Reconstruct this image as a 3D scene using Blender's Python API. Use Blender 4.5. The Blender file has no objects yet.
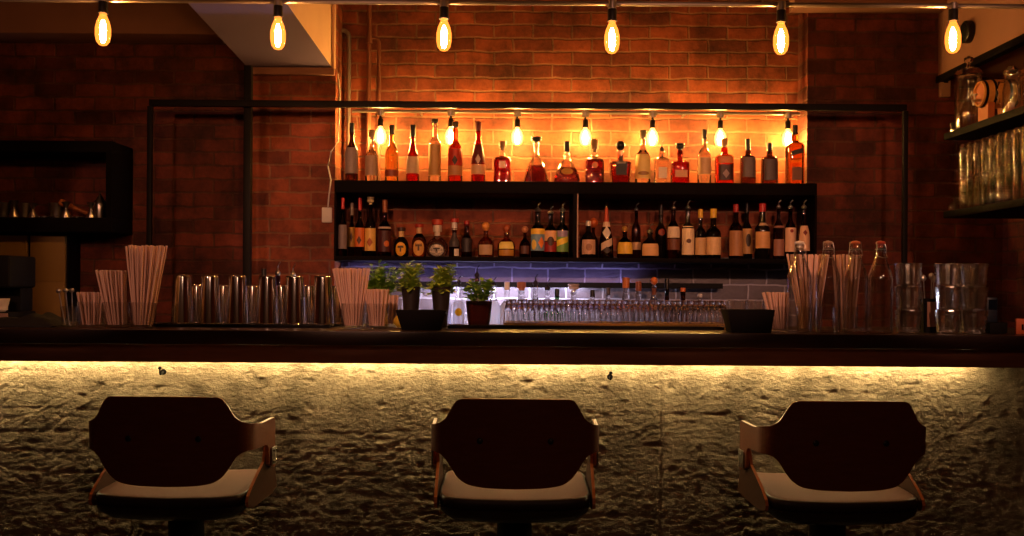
import bpy, math, random
from mathutils import Vector, Matrix, noise
random.seed(7)
C = bpy.context.scene.collection
PI = math.pi
# ------------------------------------------------------------------ camera
F = 35.0 / 36.0 * 1024.0
HC, HY = 1.26, 286.0
ROLL = math.radians(0.38)
cam_d = bpy.data.cameras.new('camera'); cam_d.lens = 35; cam_d.sensor_width = 36
cam_d.shift_y = 18.0 / 1024.0; cam_d.clip_start = 0.05
cam = bpy.data.objects.new('camera', cam_d); C.objects.link(cam)
cam.location = (0, 0, HC); cam.rotation_euler = (PI / 2, -ROLL, 0)
bpy.context.scene.camera = cam
cR, sR = math.cos(ROLL), math.sin(ROLL)
def PX(px, py, Y):
    """where in the room the photograph's point lies, at distance Y"""
    dx, dy = px - 512.0, py - HY
    ux, uy = dx * cR + dy * sR, -dx * sR + dy * cR
    return ux / F * Y, HC - uy / F * Y
def X_(px, py, Y): return PX(px, py, Y)[0]
def Z_(px, py, Y): return PX(px, py, Y)[1]

# ------------------------------------------------------------------ materials
MATS = {}
def srgb(h):
    h = h.lstrip('#'); v = [int(h[i:i+2], 16) / 255 for i in (0, 2, 4)]
    return tuple(c / 12.92 if c <= 0.04045 else ((c + 0.055) / 1.055) ** 2.4 for c in v)
def node_mat(name):
    m = bpy.data.materials.new(name); m.use_nodes = True
    nt = m.node_tree; nt.nodes.clear()
    out = nt.nodes.new('ShaderNodeOutputMaterial')
    return m, nt, out
def mat(name, col, rough=0.5, metal=0.0, trans=0.0, ior=1.45, var=0.12, scale=30.0, bump=0.0, spec=0.5, coat=0.0, stretch=None):
    if name in MATS: return MATS[name]
    m, nt, out = node_mat(name)
    b = nt.nodes.new('ShaderNodeBsdfPrincipled')
    b.inputs['Roughness'].default_value = rough; b.inputs['Metallic'].default_value = metal
    b.inputs['Transmission Weight'].default_value = trans; b.inputs['IOR'].default_value = ior
    b.inputs['Specular IOR Level'].default_value = spec; b.inputs['Coat Weight'].default_value = coat
    nt.links.new(b.outputs[0], out.inputs[0])
    if trans > 0 and var == 0:
        b.inputs['Base Color'].default_value = (*col, 1)
    else:
        tc = nt.nodes.new('ShaderNodeTexCoord'); n = nt.nodes.new('ShaderNodeTexNoise')
        n.inputs['Scale'].default_value = scale; n.inputs['Detail'].default_value = 4
        src = tc.outputs['Object']
        if stretch:
            mp = nt.nodes.new('ShaderNodeMapping'); mp.inputs['Scale'].default_value = stretch
            nt.links.new(src, mp.inputs[0]); src = mp.outputs[0]
        nt.links.new(src, n.inputs['Vector'])
        r = nt.nodes.new('ShaderNodeMix'); r.data_type = 'RGBA'
        r.inputs[6].default_value = (*[c * (1 - var) for c in col], 1)
        r.inputs[7].default_value = (*[min(1, c * (1 + var)) for c in col], 1)
        nt.links.new(n.outputs['Fac'], r.inputs[0]); nt.links.new(r.outputs[2], b.inputs['Base Color'])
        if bump:
            bp = nt.nodes.new('ShaderNodeBump'); bp.inputs['Strength'].default_value = bump; bp.inputs['Distance'].default_value = 0.004
            nt.links.new(n.outputs['Fac'], bp.inputs['Height']); nt.links.new(bp.outputs[0], b.inputs['Normal'])
    MATS[name] = m; return m
def glass(name, col, rough=0.03, ior=1.45):
    return mat('glass_' + name, col, rough, 0, 1.0, ior, 0)
def thin(name, tint, gloss, rough=0.04, edge=0.8, power=2.3):
    """thin-walled glass: straight-through with a Fresnel sheen"""
    m, nt, out = node_mat(name); N = nt.nodes.new; L = nt.links.new
    t = N('ShaderNodeBsdfTransparent'); t.inputs[0].default_value = (*tint, 1)
    g = N('ShaderNodeBsdfGlossy'); g.inputs['Roughness'].default_value = rough
    lw = N('ShaderNodeLayerWeight'); lw.inputs[0].default_value = .5; pw = N('ShaderNodeMath'); pw.operation = 'POWER'; pw.inputs[1].default_value = power; L(lw.outputs['Facing'], pw.inputs[0]); fr = N('ShaderNodeMath'); fr.operation = 'MULTIPLY'; fr.inputs[1].default_value = edge; L(pw.outputs[0], fr.inputs[0])
    ad = N('ShaderNodeMath'); ad.operation = 'ADD'; ad.use_clamp = True; ad.inputs[1].default_value = gloss; L(fr.outputs[0], ad.inputs[0])
    mx = N('ShaderNodeMixShader'); L(ad.outputs[0], mx.inputs[0]); L(t.outputs[0], mx.inputs[1]); L(g.outputs[0], mx.inputs[2]); L(mx.outputs[0], out.inputs[0])
    MATS[name] = m; return m
def emit(name, col, strength):
    if name in MATS: return MATS[name]
    m, nt, out = node_mat(name)
    e = nt.nodes.new('ShaderNodeEmission'); e.inputs[0].default_value = (*col, 1); e.inputs[1].default_value = strength
    nt.links.new(e.outputs[0], out.inputs[0]); MATS[name] = m; return m
def thin_glass(name, tint, glow, strength, gloss=0.06):
    """a lamp's thin glass envelope: clear, slightly glossy, glowing amber while lit"""
    m, nt, out = node_mat(name)
    t = nt.nodes.new('ShaderNodeBsdfTransparent'); t.inputs[0].default_value = (*tint, 1)
    g = nt.nodes.new('ShaderNodeBsdfGlossy'); g.inputs['Roughness'].default_value = 0.05
    mx = nt.nodes.new('ShaderNodeMixShader'); mx.inputs[0].default_value = gloss
    e = nt.nodes.new('ShaderNodeEmission'); e.inputs[0].default_value = (*glow, 1); e.inputs[1].default_value = strength
    ad = nt.nodes.new('ShaderNodeAddShader')
    nt.links.new(t.outputs[0], mx.inputs[1]); nt.links.new(g.outputs[0], mx.inputs[2])
    nt.links.new(mx.outputs[0], ad.inputs[0]); nt.links.new(e.outputs[0], ad.inputs[1]); nt.links.new(ad.outputs[0], out.inputs[0])
    MATS[name] = m; return m
def brick_mat(name, c1, c2, mortar, bw=0.215, rh=0.073, plane='XZ', rough=0.75, bump=0.7, ms=0.007, dark=0.5, spec=0.35):
    m, nt, out = node_mat(name)
    N = nt.nodes.new; L = nt.links.new
    b = N('ShaderNodeBsdfPrincipled'); b.inputs['Specular IOR Level'].default_value = spec
    g = N('ShaderNodeNewGeometry'); sx = N('ShaderNodeSeparateXYZ'); L(g.outputs['Position'], sx.inputs[0])
    cx = N('ShaderNodeCombineXYZ'); L(sx.outputs['X' if plane == 'XZ' else 'Y'], cx.inputs[0]); L(sx.outputs['Z'], cx.inputs[1])
    wob = N('ShaderNodeTexNoise'); wob.inputs['Scale'].default_value = 9; wob.inputs['Detail'].default_value = 3; L(g.outputs['Position'], wob.inputs['Vector'])
    ws = N('ShaderNodeVectorMath'); ws.operation = 'SCALE'; ws.inputs[3].default_value = 0.022; 
    wc = N('ShaderNodeVectorMath'); wc.operation = 'SUBTRACT'; wc.inputs[1].default_value = (.5, .5, .5)
    L(wob.outputs['Color'], wc.inputs[0]); L(wc.outputs[0], ws.inputs[0])
    ad = N('ShaderNodeVectorMath'); L(cx.outputs[0], ad.inputs[0]); L(ws.outputs[0], ad.inputs[1])
    br = N('ShaderNodeTexBrick'); L(ad.outputs[0], br.inputs['Vector'])
    br.inputs['Scale'].default_value = 1; br.inputs['Brick Width'].default_value = bw; br.inputs['Row Height'].default_value = rh
    br.inputs['Mortar Size'].default_value = ms; br.inputs['Mortar Smooth'].default_value = 0.5; br.inputs['Bias'].default_value = 0
    br.inputs['Color1'].default_value = (*c1, 1); br.inputs['Color2'].default_value = (*c2, 1); br.inputs['Mortar'].default_value = (*mortar, 1)
    big = N('ShaderNodeTexNoise'); big.inputs['Scale'].default_value = 5; big.inputs['Detail'].default_value = 6; big.inputs['Roughness'].default_value = 0.7
    L(g.outputs['Position'], big.inputs['Vector'])
    rp = N('ShaderNodeMapRange'); rp.inputs[1].default_value = 0.35; rp.inputs[2].default_value = 0.65; rp.inputs[3].default_value = dark; rp.inputs[4].default_value = 1.15
    L(big.outputs['Fac'], rp.inputs[0])
    ml = N('ShaderNodeMix'); ml.data_type = 'RGBA'; ml.blend_type = 'MULTIPLY'; ml.inputs[0].default_value = 1
    L(br.outputs['Color'], ml.inputs[6]); L(rp.outputs[0], ml.inputs[7]); L(ml.outputs[2], b.inputs['Base Color'])
    fine = N('ShaderNodeTexNoise'); fine.inputs['Scale'].default_value = 55; fine.inputs['Detail'].default_value = 5; L(g.outputs['Position'], fine.inputs['Vector'])
    hh = N('ShaderNodeMath'); hh.operation = 'MULTIPLY_ADD'; hh.inputs[1].default_value = 0.45; L(fine.outputs['Fac'], hh.inputs[0])
    inv = N('ShaderNodeMath'); inv.operation = 'SUBTRACT'; inv.inputs[0].default_value = 1; L(br.outputs['Fac'], inv.inputs[1]); L(inv.outputs[0], hh.inputs[2])
    bp = N('ShaderNodeBump'); bp.inputs['Strength'].default_value = bump; bp.inputs['Distance'].default_value = 0.008; L(hh.outputs[0], bp.inputs['Height']); L(bp.outputs[0], b.inputs['Normal'])
    b.inputs['Roughness'].default_value = rough
    L(b.outputs[0], out.inputs[0]); MATS[name] = m; return m

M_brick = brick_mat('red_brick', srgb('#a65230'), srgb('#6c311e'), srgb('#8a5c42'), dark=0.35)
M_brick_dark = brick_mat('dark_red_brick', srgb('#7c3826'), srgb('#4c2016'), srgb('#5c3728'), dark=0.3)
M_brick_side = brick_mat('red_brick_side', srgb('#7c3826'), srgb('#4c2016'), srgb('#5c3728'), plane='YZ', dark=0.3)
M_tile = brick_mat('glazed_tile', srgb('#6e6268'), srgb('#4a4048'), srgb('#a8a0a8'), bw=0.2, rh=0.085, rough=0.35, bump=0.35, ms=0.006, dark=0.75, spec=0.5)
M_plaster = mat('painted_plaster', srgb('#8a5f50'), 0.8, var=0.15, scale=6, bump=0.2)
M_grey_panel = mat('grey_panel', srgb('#6c5c7c'), 0.6, var=0.08, scale=5)
M_cream_panel = mat('cream_panel', srgb('#c9a084'), 0.7, var=0.1, scale=7)
M_ceil = mat('dim_ceiling', srgb('#5a4a44'), 0.9, var=0.1, scale=4)
M_floor = mat('dark_floor', srgb('#2a201a'), 0.6, var=0.25, scale=8)
M_black = mat('black_steel', srgb('#120e0c'), 0.5, 0.0, var=0.1, spec=0.12)
M_shelf = mat('black_shelf_wood', srgb('#0e0908'), 0.6, spec=0.05, var=0.2, scale=14, stretch=(1, 6, 6))
M_counter = mat('dark_counter_wood', srgb('#2b1b14'), 0.38, var=0.35, scale=10, stretch=(1, 8, 8), coat=0.1)
M_fascia = mat('brown_fascia', srgb('#8a5c42'), 0.6, var=0.3, scale=10, stretch=(1, 10, 10))
M_ply = mat('walnut_plywood', srgb('#6a3820'), 0.5, var=0.25, scale=14, stretch=(1, 6, 8), spec=0.25)
M_plydark = mat('dark_walnut_ply', srgb('#3c2213'), 0.55, var=0.25, scale=14, stretch=(1, 6, 8), spec=0.2)
M_plyedge = mat('ply_edge', srgb('#b06a36'), 0.45, var=0.25, scale=30)
M_leather = mat('tan_leather', srgb('#75584f'), 0.75, var=0.08, scale=14, bump=0.1, spec=0.08)
M_leather_side = mat('dark_leather', srgb('#2a1c18'), 0.5, var=0.12, scale=30)
M_steel = mat('polished_steel', srgb('#d6d2d0'), 0.1, 1.0, var=0.04)
M_chrome = mat('brushed_metal', srgb('#b8b0a8'), 0.28, 1.0, var=0.06)
M_copper = mat('copper', srgb('#c98552'), 0.25, 1.0, var=0.06)
M_brass = mat('brass', srgb('#c39a55'), 0.3, 1.0, var=0.1)
M_white = mat('white_plastic', srgb('#d8cfc4'), 0.45, var=0.04)
M_rubber = mat('black_rubber', srgb('#0e0b0a'), 0.7, var=0.1, spec=0.15)
M_socket = mat('dark_socket', srgb('#1a1210'), 0.4, 0.4, var=0.1)
M_galv = mat('galvanised_pipe', srgb('#9c8f86'), 0.35, 0.8, var=0.1)
M_paintpipe = mat('painted_pipe', srgb('#6b3a26'), 0.5, var=0.15)
M_straw = mat('paper_straw', srgb('#e4bca8'), 0.55, var=0.06)
M_leaf = mat('herb_leaf', srgb('#86b03a'), 0.5, var=0.35, scale=40)
M_leaf2 = mat('pale_herb_leaf', srgb('#b4cc52'), 0.5, var=0.35, scale=40)
M_pot = mat('dark_pot', srgb('#2a2322'), 0.5, var=0.2)
M_clear = glass('clear', (0.97, 0.96, 0.95), 0.01)
M_thin = thin('thin_glass', (.98, .975, .97), .07, .08); M_cut = thin('cut_glass', (.97, .96, .95), .3, .12)
M_dimglass = thin('shelf_glass', (.97, .96, .95), .018, .02, .4); M_bottle = thin('bottle_glass', (.985, .98, .975), .075, .035, .95, 1.6)
M_ochre = mat('ochre_panel', srgb('#8a6a30'), 0.6, var=0.12, scale=5)

def col(hexs, rough=0.5):
    return mat('print_' + hexs.strip('#'), srgb(hexs), rough, var=0.1, scale=60)
G = {
 'clear': M_clear, 'thin': M_bottle, 'silver': thin('silvery_glass', (.8, .74, .7), .16, .12), 'gold': thin('golden_spirit', srgb('#c98f4a'), .1, .1), 'amber': glass('amber', srgb('#e08a3a')), 'red': glass('red_amber', srgb('#d0391a')),
 'dark': glass('dark_brown', srgb('#5a2c18')), 'black': mat('black_bottle_glass', srgb('#0f0a09'), 0.08, var=0.1),
 'green': glass('green', srgb('#3f7a3a')), 'yellow': glass('yellow', srgb('#f0c873')), 'blue': glass('pale_blue', srgb('#b9c8e8')),
 'deepred': glass('deep_red', srgb('#a01a14')), 'olive': glass('olive_dark', srgb('#3a3a1c')),
}
# ------------------------------------------------------------------ mesh helpers
class MB:
    def __init__(s): s.v, s.f, s.m = [], [], []
    def add(s, vs, fs, mi=0):
        o = len(s.v); s.v += [tuple(v) for v in vs]; s.f += [tuple(i + o for i in f) for f in fs]; s.m += [mi] * len(fs); return s
    def box(s, x0, x1, y0, y1, z0, z1, mi=0):
        vs = [(x, y, z) for x in (x0, x1) for y in (y0, y1) for z in (z0, z1)]
        return s.add(vs, [(0, 1, 3, 2), (4, 6, 7, 5), (0, 4, 5, 1), (2, 3, 7, 6), (0, 2, 6, 4), (1, 5, 7, 3)], mi)
    def lathe(s, prof, seg=24, n=2.0, cx=0, cy=0, z=0, mi=0, capb=True, capt=True, sy=1.0, closed=False, wob=None):
        rings = []
        vs = []; fs = []
        for k, (r, h) in enumerate(prof):
            for i in range(seg):
                a = 2 * PI * i / seg; c, q = math.cos(a), math.sin(a)
                if n != 2.0:
                    c = math.copysign(abs(c) ** (2 / n), c); q = math.copysign(abs(q) ** (2 / n), q)
                rr = r * (wob(k, i) if wob else 1)
                vs.append((cx + rr * c, cy + rr * q * sy, z + h))
        K = len(prof)
        for k in range(K - 1 + (1 if closed else 0)):
            k2 = (k + 1) % K
            for i in range(seg):
                j = (i + 1) % seg
                fs.append((k * seg + i, k * seg + j, k2 * seg + j, k2 * seg + i))
        if not closed:
            if capb: fs.append(tuple(range(seg - 1, -1, -1)))
            if capt: fs.append(tuple((K - 1) * seg + i for i in range(seg)))
        return s.add(vs, fs, mi)
    def tube(s, pts, r, seg=8, mi=0, r2=None):
        pts = [Vector(p) for p in pts]; vs = []; fs = []; K = len(pts)
        up = Vector((0, 0, 1))
        for k, p in enumerate(pts):
            d = (pts[min(k + 1, K - 1)] - pts[max(k - 1, 0)]).normalized()
            ref = up if abs(d.dot(up)) < 0.95 else Vector((1, 0, 0))
            a = d.cross(ref).normalized(); b = d.cross(a).normalized()
            rr = r if r2 is None else r + (r2 - r) * k / (K - 1)
            for i in range(seg):
                t = 2 * PI * i / seg
                vs.append(p + a * (rr * math.cos(t)) + b * (rr * math.sin(t)))
        for k in range(K - 1):
            for i in range(seg):
                j = (i + 1) % seg
                fs.append((k * seg + i, k * seg + j, (k + 1) * seg + j, (k + 1) * seg + i))
        fs.append(tuple(range(seg - 1, -1, -1))); fs.append(tuple((K - 1) * seg + i for i in range(seg)))
        return s.add(vs, fs, mi)
    def build(s, name, mats, parent=None, smooth=True, bevel=0.0, angle=35, seg=2):
        me = bpy.data.meshes.new(name); me.from_pydata(s.v, [], s.f); me.update()
        mats = mats if isinstance(mats, (list, tuple)) else [mats]
        for m in mats: me.materials.append(m)
        if len(mats) > 1: me.polygons.foreach_set('material_index', s.m)
        import bmesh
        b = bmesh.new(); b.from_mesh(me); bmesh.ops.recalc_face_normals(b, faces=b.faces)
        if bevel > 0:
            es = [e for e in b.edges if len(e.link_faces) == 2 and e.calc_face_angle(0) > 0.6]
            bmesh.ops.bevel(b, geom=es, offset=bevel, segments=seg, profile=0.6, affect='EDGES', clamp_overlap=True)
        b.to_mesh(me); b.free()
        if smooth:
            me.polygons.foreach_set('use_smooth', [True] * len(me.polygons))
            me.set_sharp_from_angle(angle=math.radians(angle))
        o = bpy.data.objects.new(name, me); C.objects.link(o)
        if parent is not None: o.parent = parent
        return o
def tag(o, label, cat, group=None, kind=None):
    if label: o['label'] = label
    if cat: o['category'] = cat
    if group: o['group'] = group
    if kind: o['kind'] = kind
    return o
def thing(name, label, cat, loc=(0, 0, 0), rz=0.0, group=None):
    o = bpy.data.objects.new(name, None); C.objects.link(o); o.empty_display_size = 0.05
    o.location = loc; o.rotation_euler = (0, 0, rz)
    return tag(o, label, cat, group)
def struct(name, mb, m, **k):
    o = mb.build(name, m, **k); o['kind'] = 'structure'; return o
def dup(root, loc, rz=0.0, label=None, group=None, scale=None):
    r = root.copy(); C.objects.link(r); r.location = loc; r.rotation_euler = (0, 0, rz)
    if label: r['label'] = label
    if group: r['group'] = group
    if scale: r.scale = scale
    for ch in list(root.children):
        c = ch.copy(); C.objects.link(c); c.parent = r
        for gch in list(ch.children):
            d = gch.copy(); C.objects.link(d); d.parent = c
    return r
ORD = ['first', 'second', 'third', 'fourth', 'fifth', 'sixth', 'seventh', 'eighth', 'ninth', 'tenth', 'eleventh', 'twelfth', 'thirteenth', 'fourteenth',
       'fifteenth', 'sixteenth', 'seventeenth', 'eighteenth', 'nineteenth', 'twentieth', 'twenty-first', 'twenty-second', 'twenty-third', 'twenty-fourth',
       'twenty-fifth', 'twenty-sixth', 'twenty-seventh', 'twenty-eighth', 'twenty-ninth', 'thirtieth', 'thirty-first', 'thirty-second', 'thirty-third', 'thirty-fourth']

# ------------------------------------------------------------------ the room
YB = 5.50            # brick wall inside the lit alcove
YP = 5.34            # brick piers and outer wall
ZC = 2.86
struct('floor', MB().box(-3.6, 3.2, -1.6, 5.8, -0.1, 0), M_floor)
struct('ceiling', MB().box(-3.6, 3.2, -1.6, 5.8, ZC, ZC + 0.1), M_ceil)
xa, xb = X_(337, 130, YP), X_(806, 130, YP)
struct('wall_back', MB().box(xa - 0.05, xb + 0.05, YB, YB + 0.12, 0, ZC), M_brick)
xpl = X_(247, 130, YP)
struct('pillar_left', MB().box(xpl, xa, YP - 0.05, YB + 0.12, 0, ZC), M_brick)
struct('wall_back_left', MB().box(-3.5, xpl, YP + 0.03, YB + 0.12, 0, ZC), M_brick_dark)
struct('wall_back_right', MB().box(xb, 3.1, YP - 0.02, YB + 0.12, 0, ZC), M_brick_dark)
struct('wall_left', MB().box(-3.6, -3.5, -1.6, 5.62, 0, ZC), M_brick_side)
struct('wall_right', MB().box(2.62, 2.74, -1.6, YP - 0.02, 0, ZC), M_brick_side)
struct('wall_front', MB().box(-3.5, 2.62, -1.6, -1.5, 0, ZC), M_ceil)
# tiled splashback of the back bar
zsh = Z_(575, 260, 5.1)
struct('trim_1', MB().box(xa, xb, YB - 0.012, YB, 0.9, zsh + 0.03), M_tile)
# plaster beam over the outer wall, boxed soffit over the side shelves
struct('trim_2', MB().box(-3.5, X_(222, 20, 5.2), 5.16, YP + 0.03, Z_(60, 33, 5.16), ZC), M_plaster, bevel=0.004)
XS = 2.27
zsof = Z_(940, 76, 5.3)
struct('trim_3', MB().box(XS, 2.62, 2.6, YP - 0.02, zsof, ZC), M_plaster)
struct('trim_4', MB().box(XS - 0.012, XS + 0.03, 2.6, YP - 0.02, zsof - 0.035, zsof), M_shelf)
struct('trim_5', MB().box(xb - 0.1, XS, 5.22, YP - 0.02, Z_(850, 7, 5.2), ZC), M_plaster)
# sloping stair soffit: grey underside, cream cheek
def soffit():
    d = Vector((0.093, 1, -0.165))
    yb = YP - 0.05
    L, R = PX(249, 69, yb), PX(333, 69, yb)
    n = 2.75
    a0 = Vector((L[0], yb, L[1])); b0 = Vector((R[0], yb, R[1])); a1 = a0 - d * n; b1 = b0 - d * n
    t = lambda p: Vector((p.x, p.y, ZC))
    m = MB()
    m.add([a0, b0, b1, a1, t(a0), t(b0), t(b1), t(a1)], [(0, 1, 2, 3)], 0)
    m.add([a0, b0, b1, a1, t(a0), t(b0), t(b1), t(a1)], [(1, 5, 6, 2), (0, 3, 7, 4), (3, 2, 6, 7), (0, 4, 5, 1), (4, 7, 6, 5)], 1)
    struct('trim_6', m, [M_grey_panel, M_cream_panel], smooth=False)
    e = MB().box(a0.x - 0.01, b0.x + 0.012, yb - 0.035, yb, a0.z - 0.035, a0.z + 0.004)
    struct('trim_7', e, M_plaster, bevel=0.004)
    v = MB().box(b0.x, b0.x + 0.014, yb - 0.04, yb, b0.z, ZC)
    struct('trim_8', v, M_cream_panel)
soffit()

# ------------------------------------------------------------------ bar counter
ZT = 1.10; YF = 3.45; YW = 3.76
bar = thing('bar_counter', 'long dark wood bar counter with rough white brick front lit from under its top', 'bar counter', (0, YF, 0))
def at(o, loc): o.location = loc; return o
def inv(o, p):                       # keep world-space coordinates of a child mesh
    o.parent = p; o.matrix_parent_inverse = Matrix.Translation(p.location).inverted(); return o
inv(MB().box(-2.9, 2.6, YF, 4.16, ZT - 0.05, ZT).build('countertop', M_counter, bevel=0.004), bar)
inv(MB().box(-2.9, 2.6, YF + 0.05, YF + 0.085, 0.984, ZT - 0.0505).build('fascia_board', M_fascia, bevel=0.003), bar)
def plaster():
    x0, x1, z0, z1 = -2.3, 2.3, 0.0, ZT - 0.051
    st = 0.0052
    nx, nz = int((x1 - x0) / st), int((z1 - z0) / st)
    vs = []; fs = []
    fr = noise.fractal
    for j in range(nz + 1):
        z = z0 + (z1 - z0) * j / nz
        for i in range(nx + 1):
            x = x0 + (x1 - x0) * i / nx
            wx = x + 0.03 * noise.noise(Vector((x * 5, z * 5, 3)))
            wz = z + 0.018 * noise.noise(Vector((x * 4, z * 7, 9)))
            # brick courses, mostly filled with paint and plaster
            row = wz / 0.078; fz = row - math.floor(row)
            off = 0.5 * (math.floor(row) % 2)
            cx = wx / 0.235 + off; fx = cx - math.floor(cx)
            jz = max(0, 1 - min(fz, 1 - fz) / 0.13); jx = max(0, 1 - min(fx, 1 - fx) / 0.05)
            jm = 0.5 + 0.8 * noise.noise(Vector((x * 1.9, z * 2.4, 20)))
            d = -0.0030 * max(jz, jx * 0.7) * max(0, min(1, jm))
            d += 0.003 * noise.noise(Vector((x * 4.2, z * 6, 0)))
            rot = 0.5 * noise.noise(Vector((x * 1.3, z * 1.7, 60)))
            xr, zr_ = x + rot * z, z - rot * 0.25 * x
            mask = max(0, 0.45 + 0.9 * noise.noise(Vector((x * 3.1, z * 4.2, 40))))
            s1 = 1 - abs(noise.noise(Vector((xr * 11, zr_ * 26, 5)))) * 2.2
            d += 0.0014 * s1 * mask
            s2 = 1 - abs(noise.noise(Vector((xr * 24, zr_ * 55, 11)))) * 2.2
            d += 0.0020 * s2 * (0.35 + 0.65 * mask)
            d += 0.0026 * noise.noise(Vector((xr * 50, zr_ * 85, 2)))
            pit = noise.noise(Vector((x * 19, z * 34, 77)))
            if pit > 0.36: d -= 0.02 * (pit - 0.36)
            pk = noise.noise(Vector((x * 27, z * 40, 31)))
            if pk > 0.4: d += 0.02 * (pk - 0.4)
            d *= 0.62
            for gx in (0.565, -1.43):
                d -= 0.004 * math.exp(-((x - gx - 0.004 * noise.noise(Vector((z * 9, gx, 0)))) / 0.006) ** 2)
            vs.append((x, YW - d, z))
    w = nx + 1
    for j in range(nz):
        for i in range(nx):
            a = j * w + i
            fs.append((a, a + 1, a + w + 1, a + w))
    m = MB(); m.v = vs; m.f = fs; m.m = [0] * len(fs)
    mt, nt, out = node_mat('white_painted_rough_brick')
    N = nt.nodes.new; L = nt.links.new
    b = N('ShaderNodeBsdfPrincipled'); b.inputs['Roughness'].default_value = 0.7; b.inputs['Specular IOR Level'].default_value = 0.3
    g = N('ShaderNodeNewGeometry'); n1 = N('ShaderNodeTexNoise'); n1.inputs['Scale'].default_value = 7; n1.inputs['Detail'].default_value = 12; n1.inputs['Roughness'].default_value = .68
    L(g.outputs['Position'], n1.inputs['Vector'])
    rp = N('ShaderNodeValToRGB'); rp.color_ramp.elements[0].position = 0.3; rp.color_ramp.elements[0].color = (*srgb('#62533f'), 1)
    rp.color_ramp.elements[1].position = 0.7; rp.color_ramp.elements[1].color = (*srgb('#bda98f'), 1)
    L(n1.outputs['Fac'], rp.inputs[0]); L(rp.outputs[0], b.inputs['Base Color'])
    n2 = N('ShaderNodeTexNoise'); n2.inputs['Scale'].default_value = 48; n2.inputs['Detail'].default_value = 8; n2.inputs['Roughness'].default_value = .7; mp2 = N('ShaderNodeMapping'); mp2.inputs['Scale'].default_value = (1, 1, 1.8); L(g.outputs['Position'], mp2.inputs[0]); L(mp2.outputs[0], n2.inputs['Vector'])
    bp = N('ShaderNodeBump'); bp.inputs['Strength'].default_value = 1.0; bp.inputs['Distance'].default_value = 0.011
    L(n2.outputs['Fac'], bp.inputs['Height']); L(bp.outputs[0], b.inputs['Normal']); L(b.outputs[0], out.inputs[0])
    o = m.build('brick_front', mt, angle=180); inv(o, bar)
    core = MB().box(-2.3, 2.3, YW + 0.03, 4.1, 0, ZT - 0.051).build('counter_core', M_shelf); inv(core, bar)
plaster()
xe = X_(972, 370, YW)
LED = emit('warm_led', (1.0, 0.74, 0.33), 70.0)
led = MB().box(-2.28, xe, YW - 0.040, YW - 0.028, 0.994, 1.004).build('light_strip', LED); inv(led, bar)
ch = MB().box(-2.28, xe + 0.02, YW - 0.050, YW - 0.022, 1.0045, 1.0089).build('strip_channel', M_chrome); inv(ch, bar)
for (px, py, nm) in ((163, 372, 'black bag hook on the bar front above the left stool'), (610, 377, 'black bag hook on the bar front right of the middle stool')):
    x, z = PX(px, py, YW - 0.02)
    h = thing('bag_hook', nm, 'hook', (x, YW - 0.012, z), group=None)
    MB().lathe([(0.011, 0), (0.011, 0.006)], 14).build('back_plate', M_rubber, h).rotation_euler = (PI / 2, 0, 0)
    MB().tube([(0, -0.004, 0), (0, -0.02, -0.004), (0, -0.034, -0.006), (0, -0.041, 0.003), (0, -0.042, 0.014)], 0.0042, 8).build('hook_arm', M_rubber, h)
    MB().lathe([(0.001, 0), (0.006, 0.002), (0.007, 0.006), (0.005, 0.011), (0.001, 0.012)], 10, z=0.012, cy=-0.042).build('hook_tip', M_rubber, h)

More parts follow.
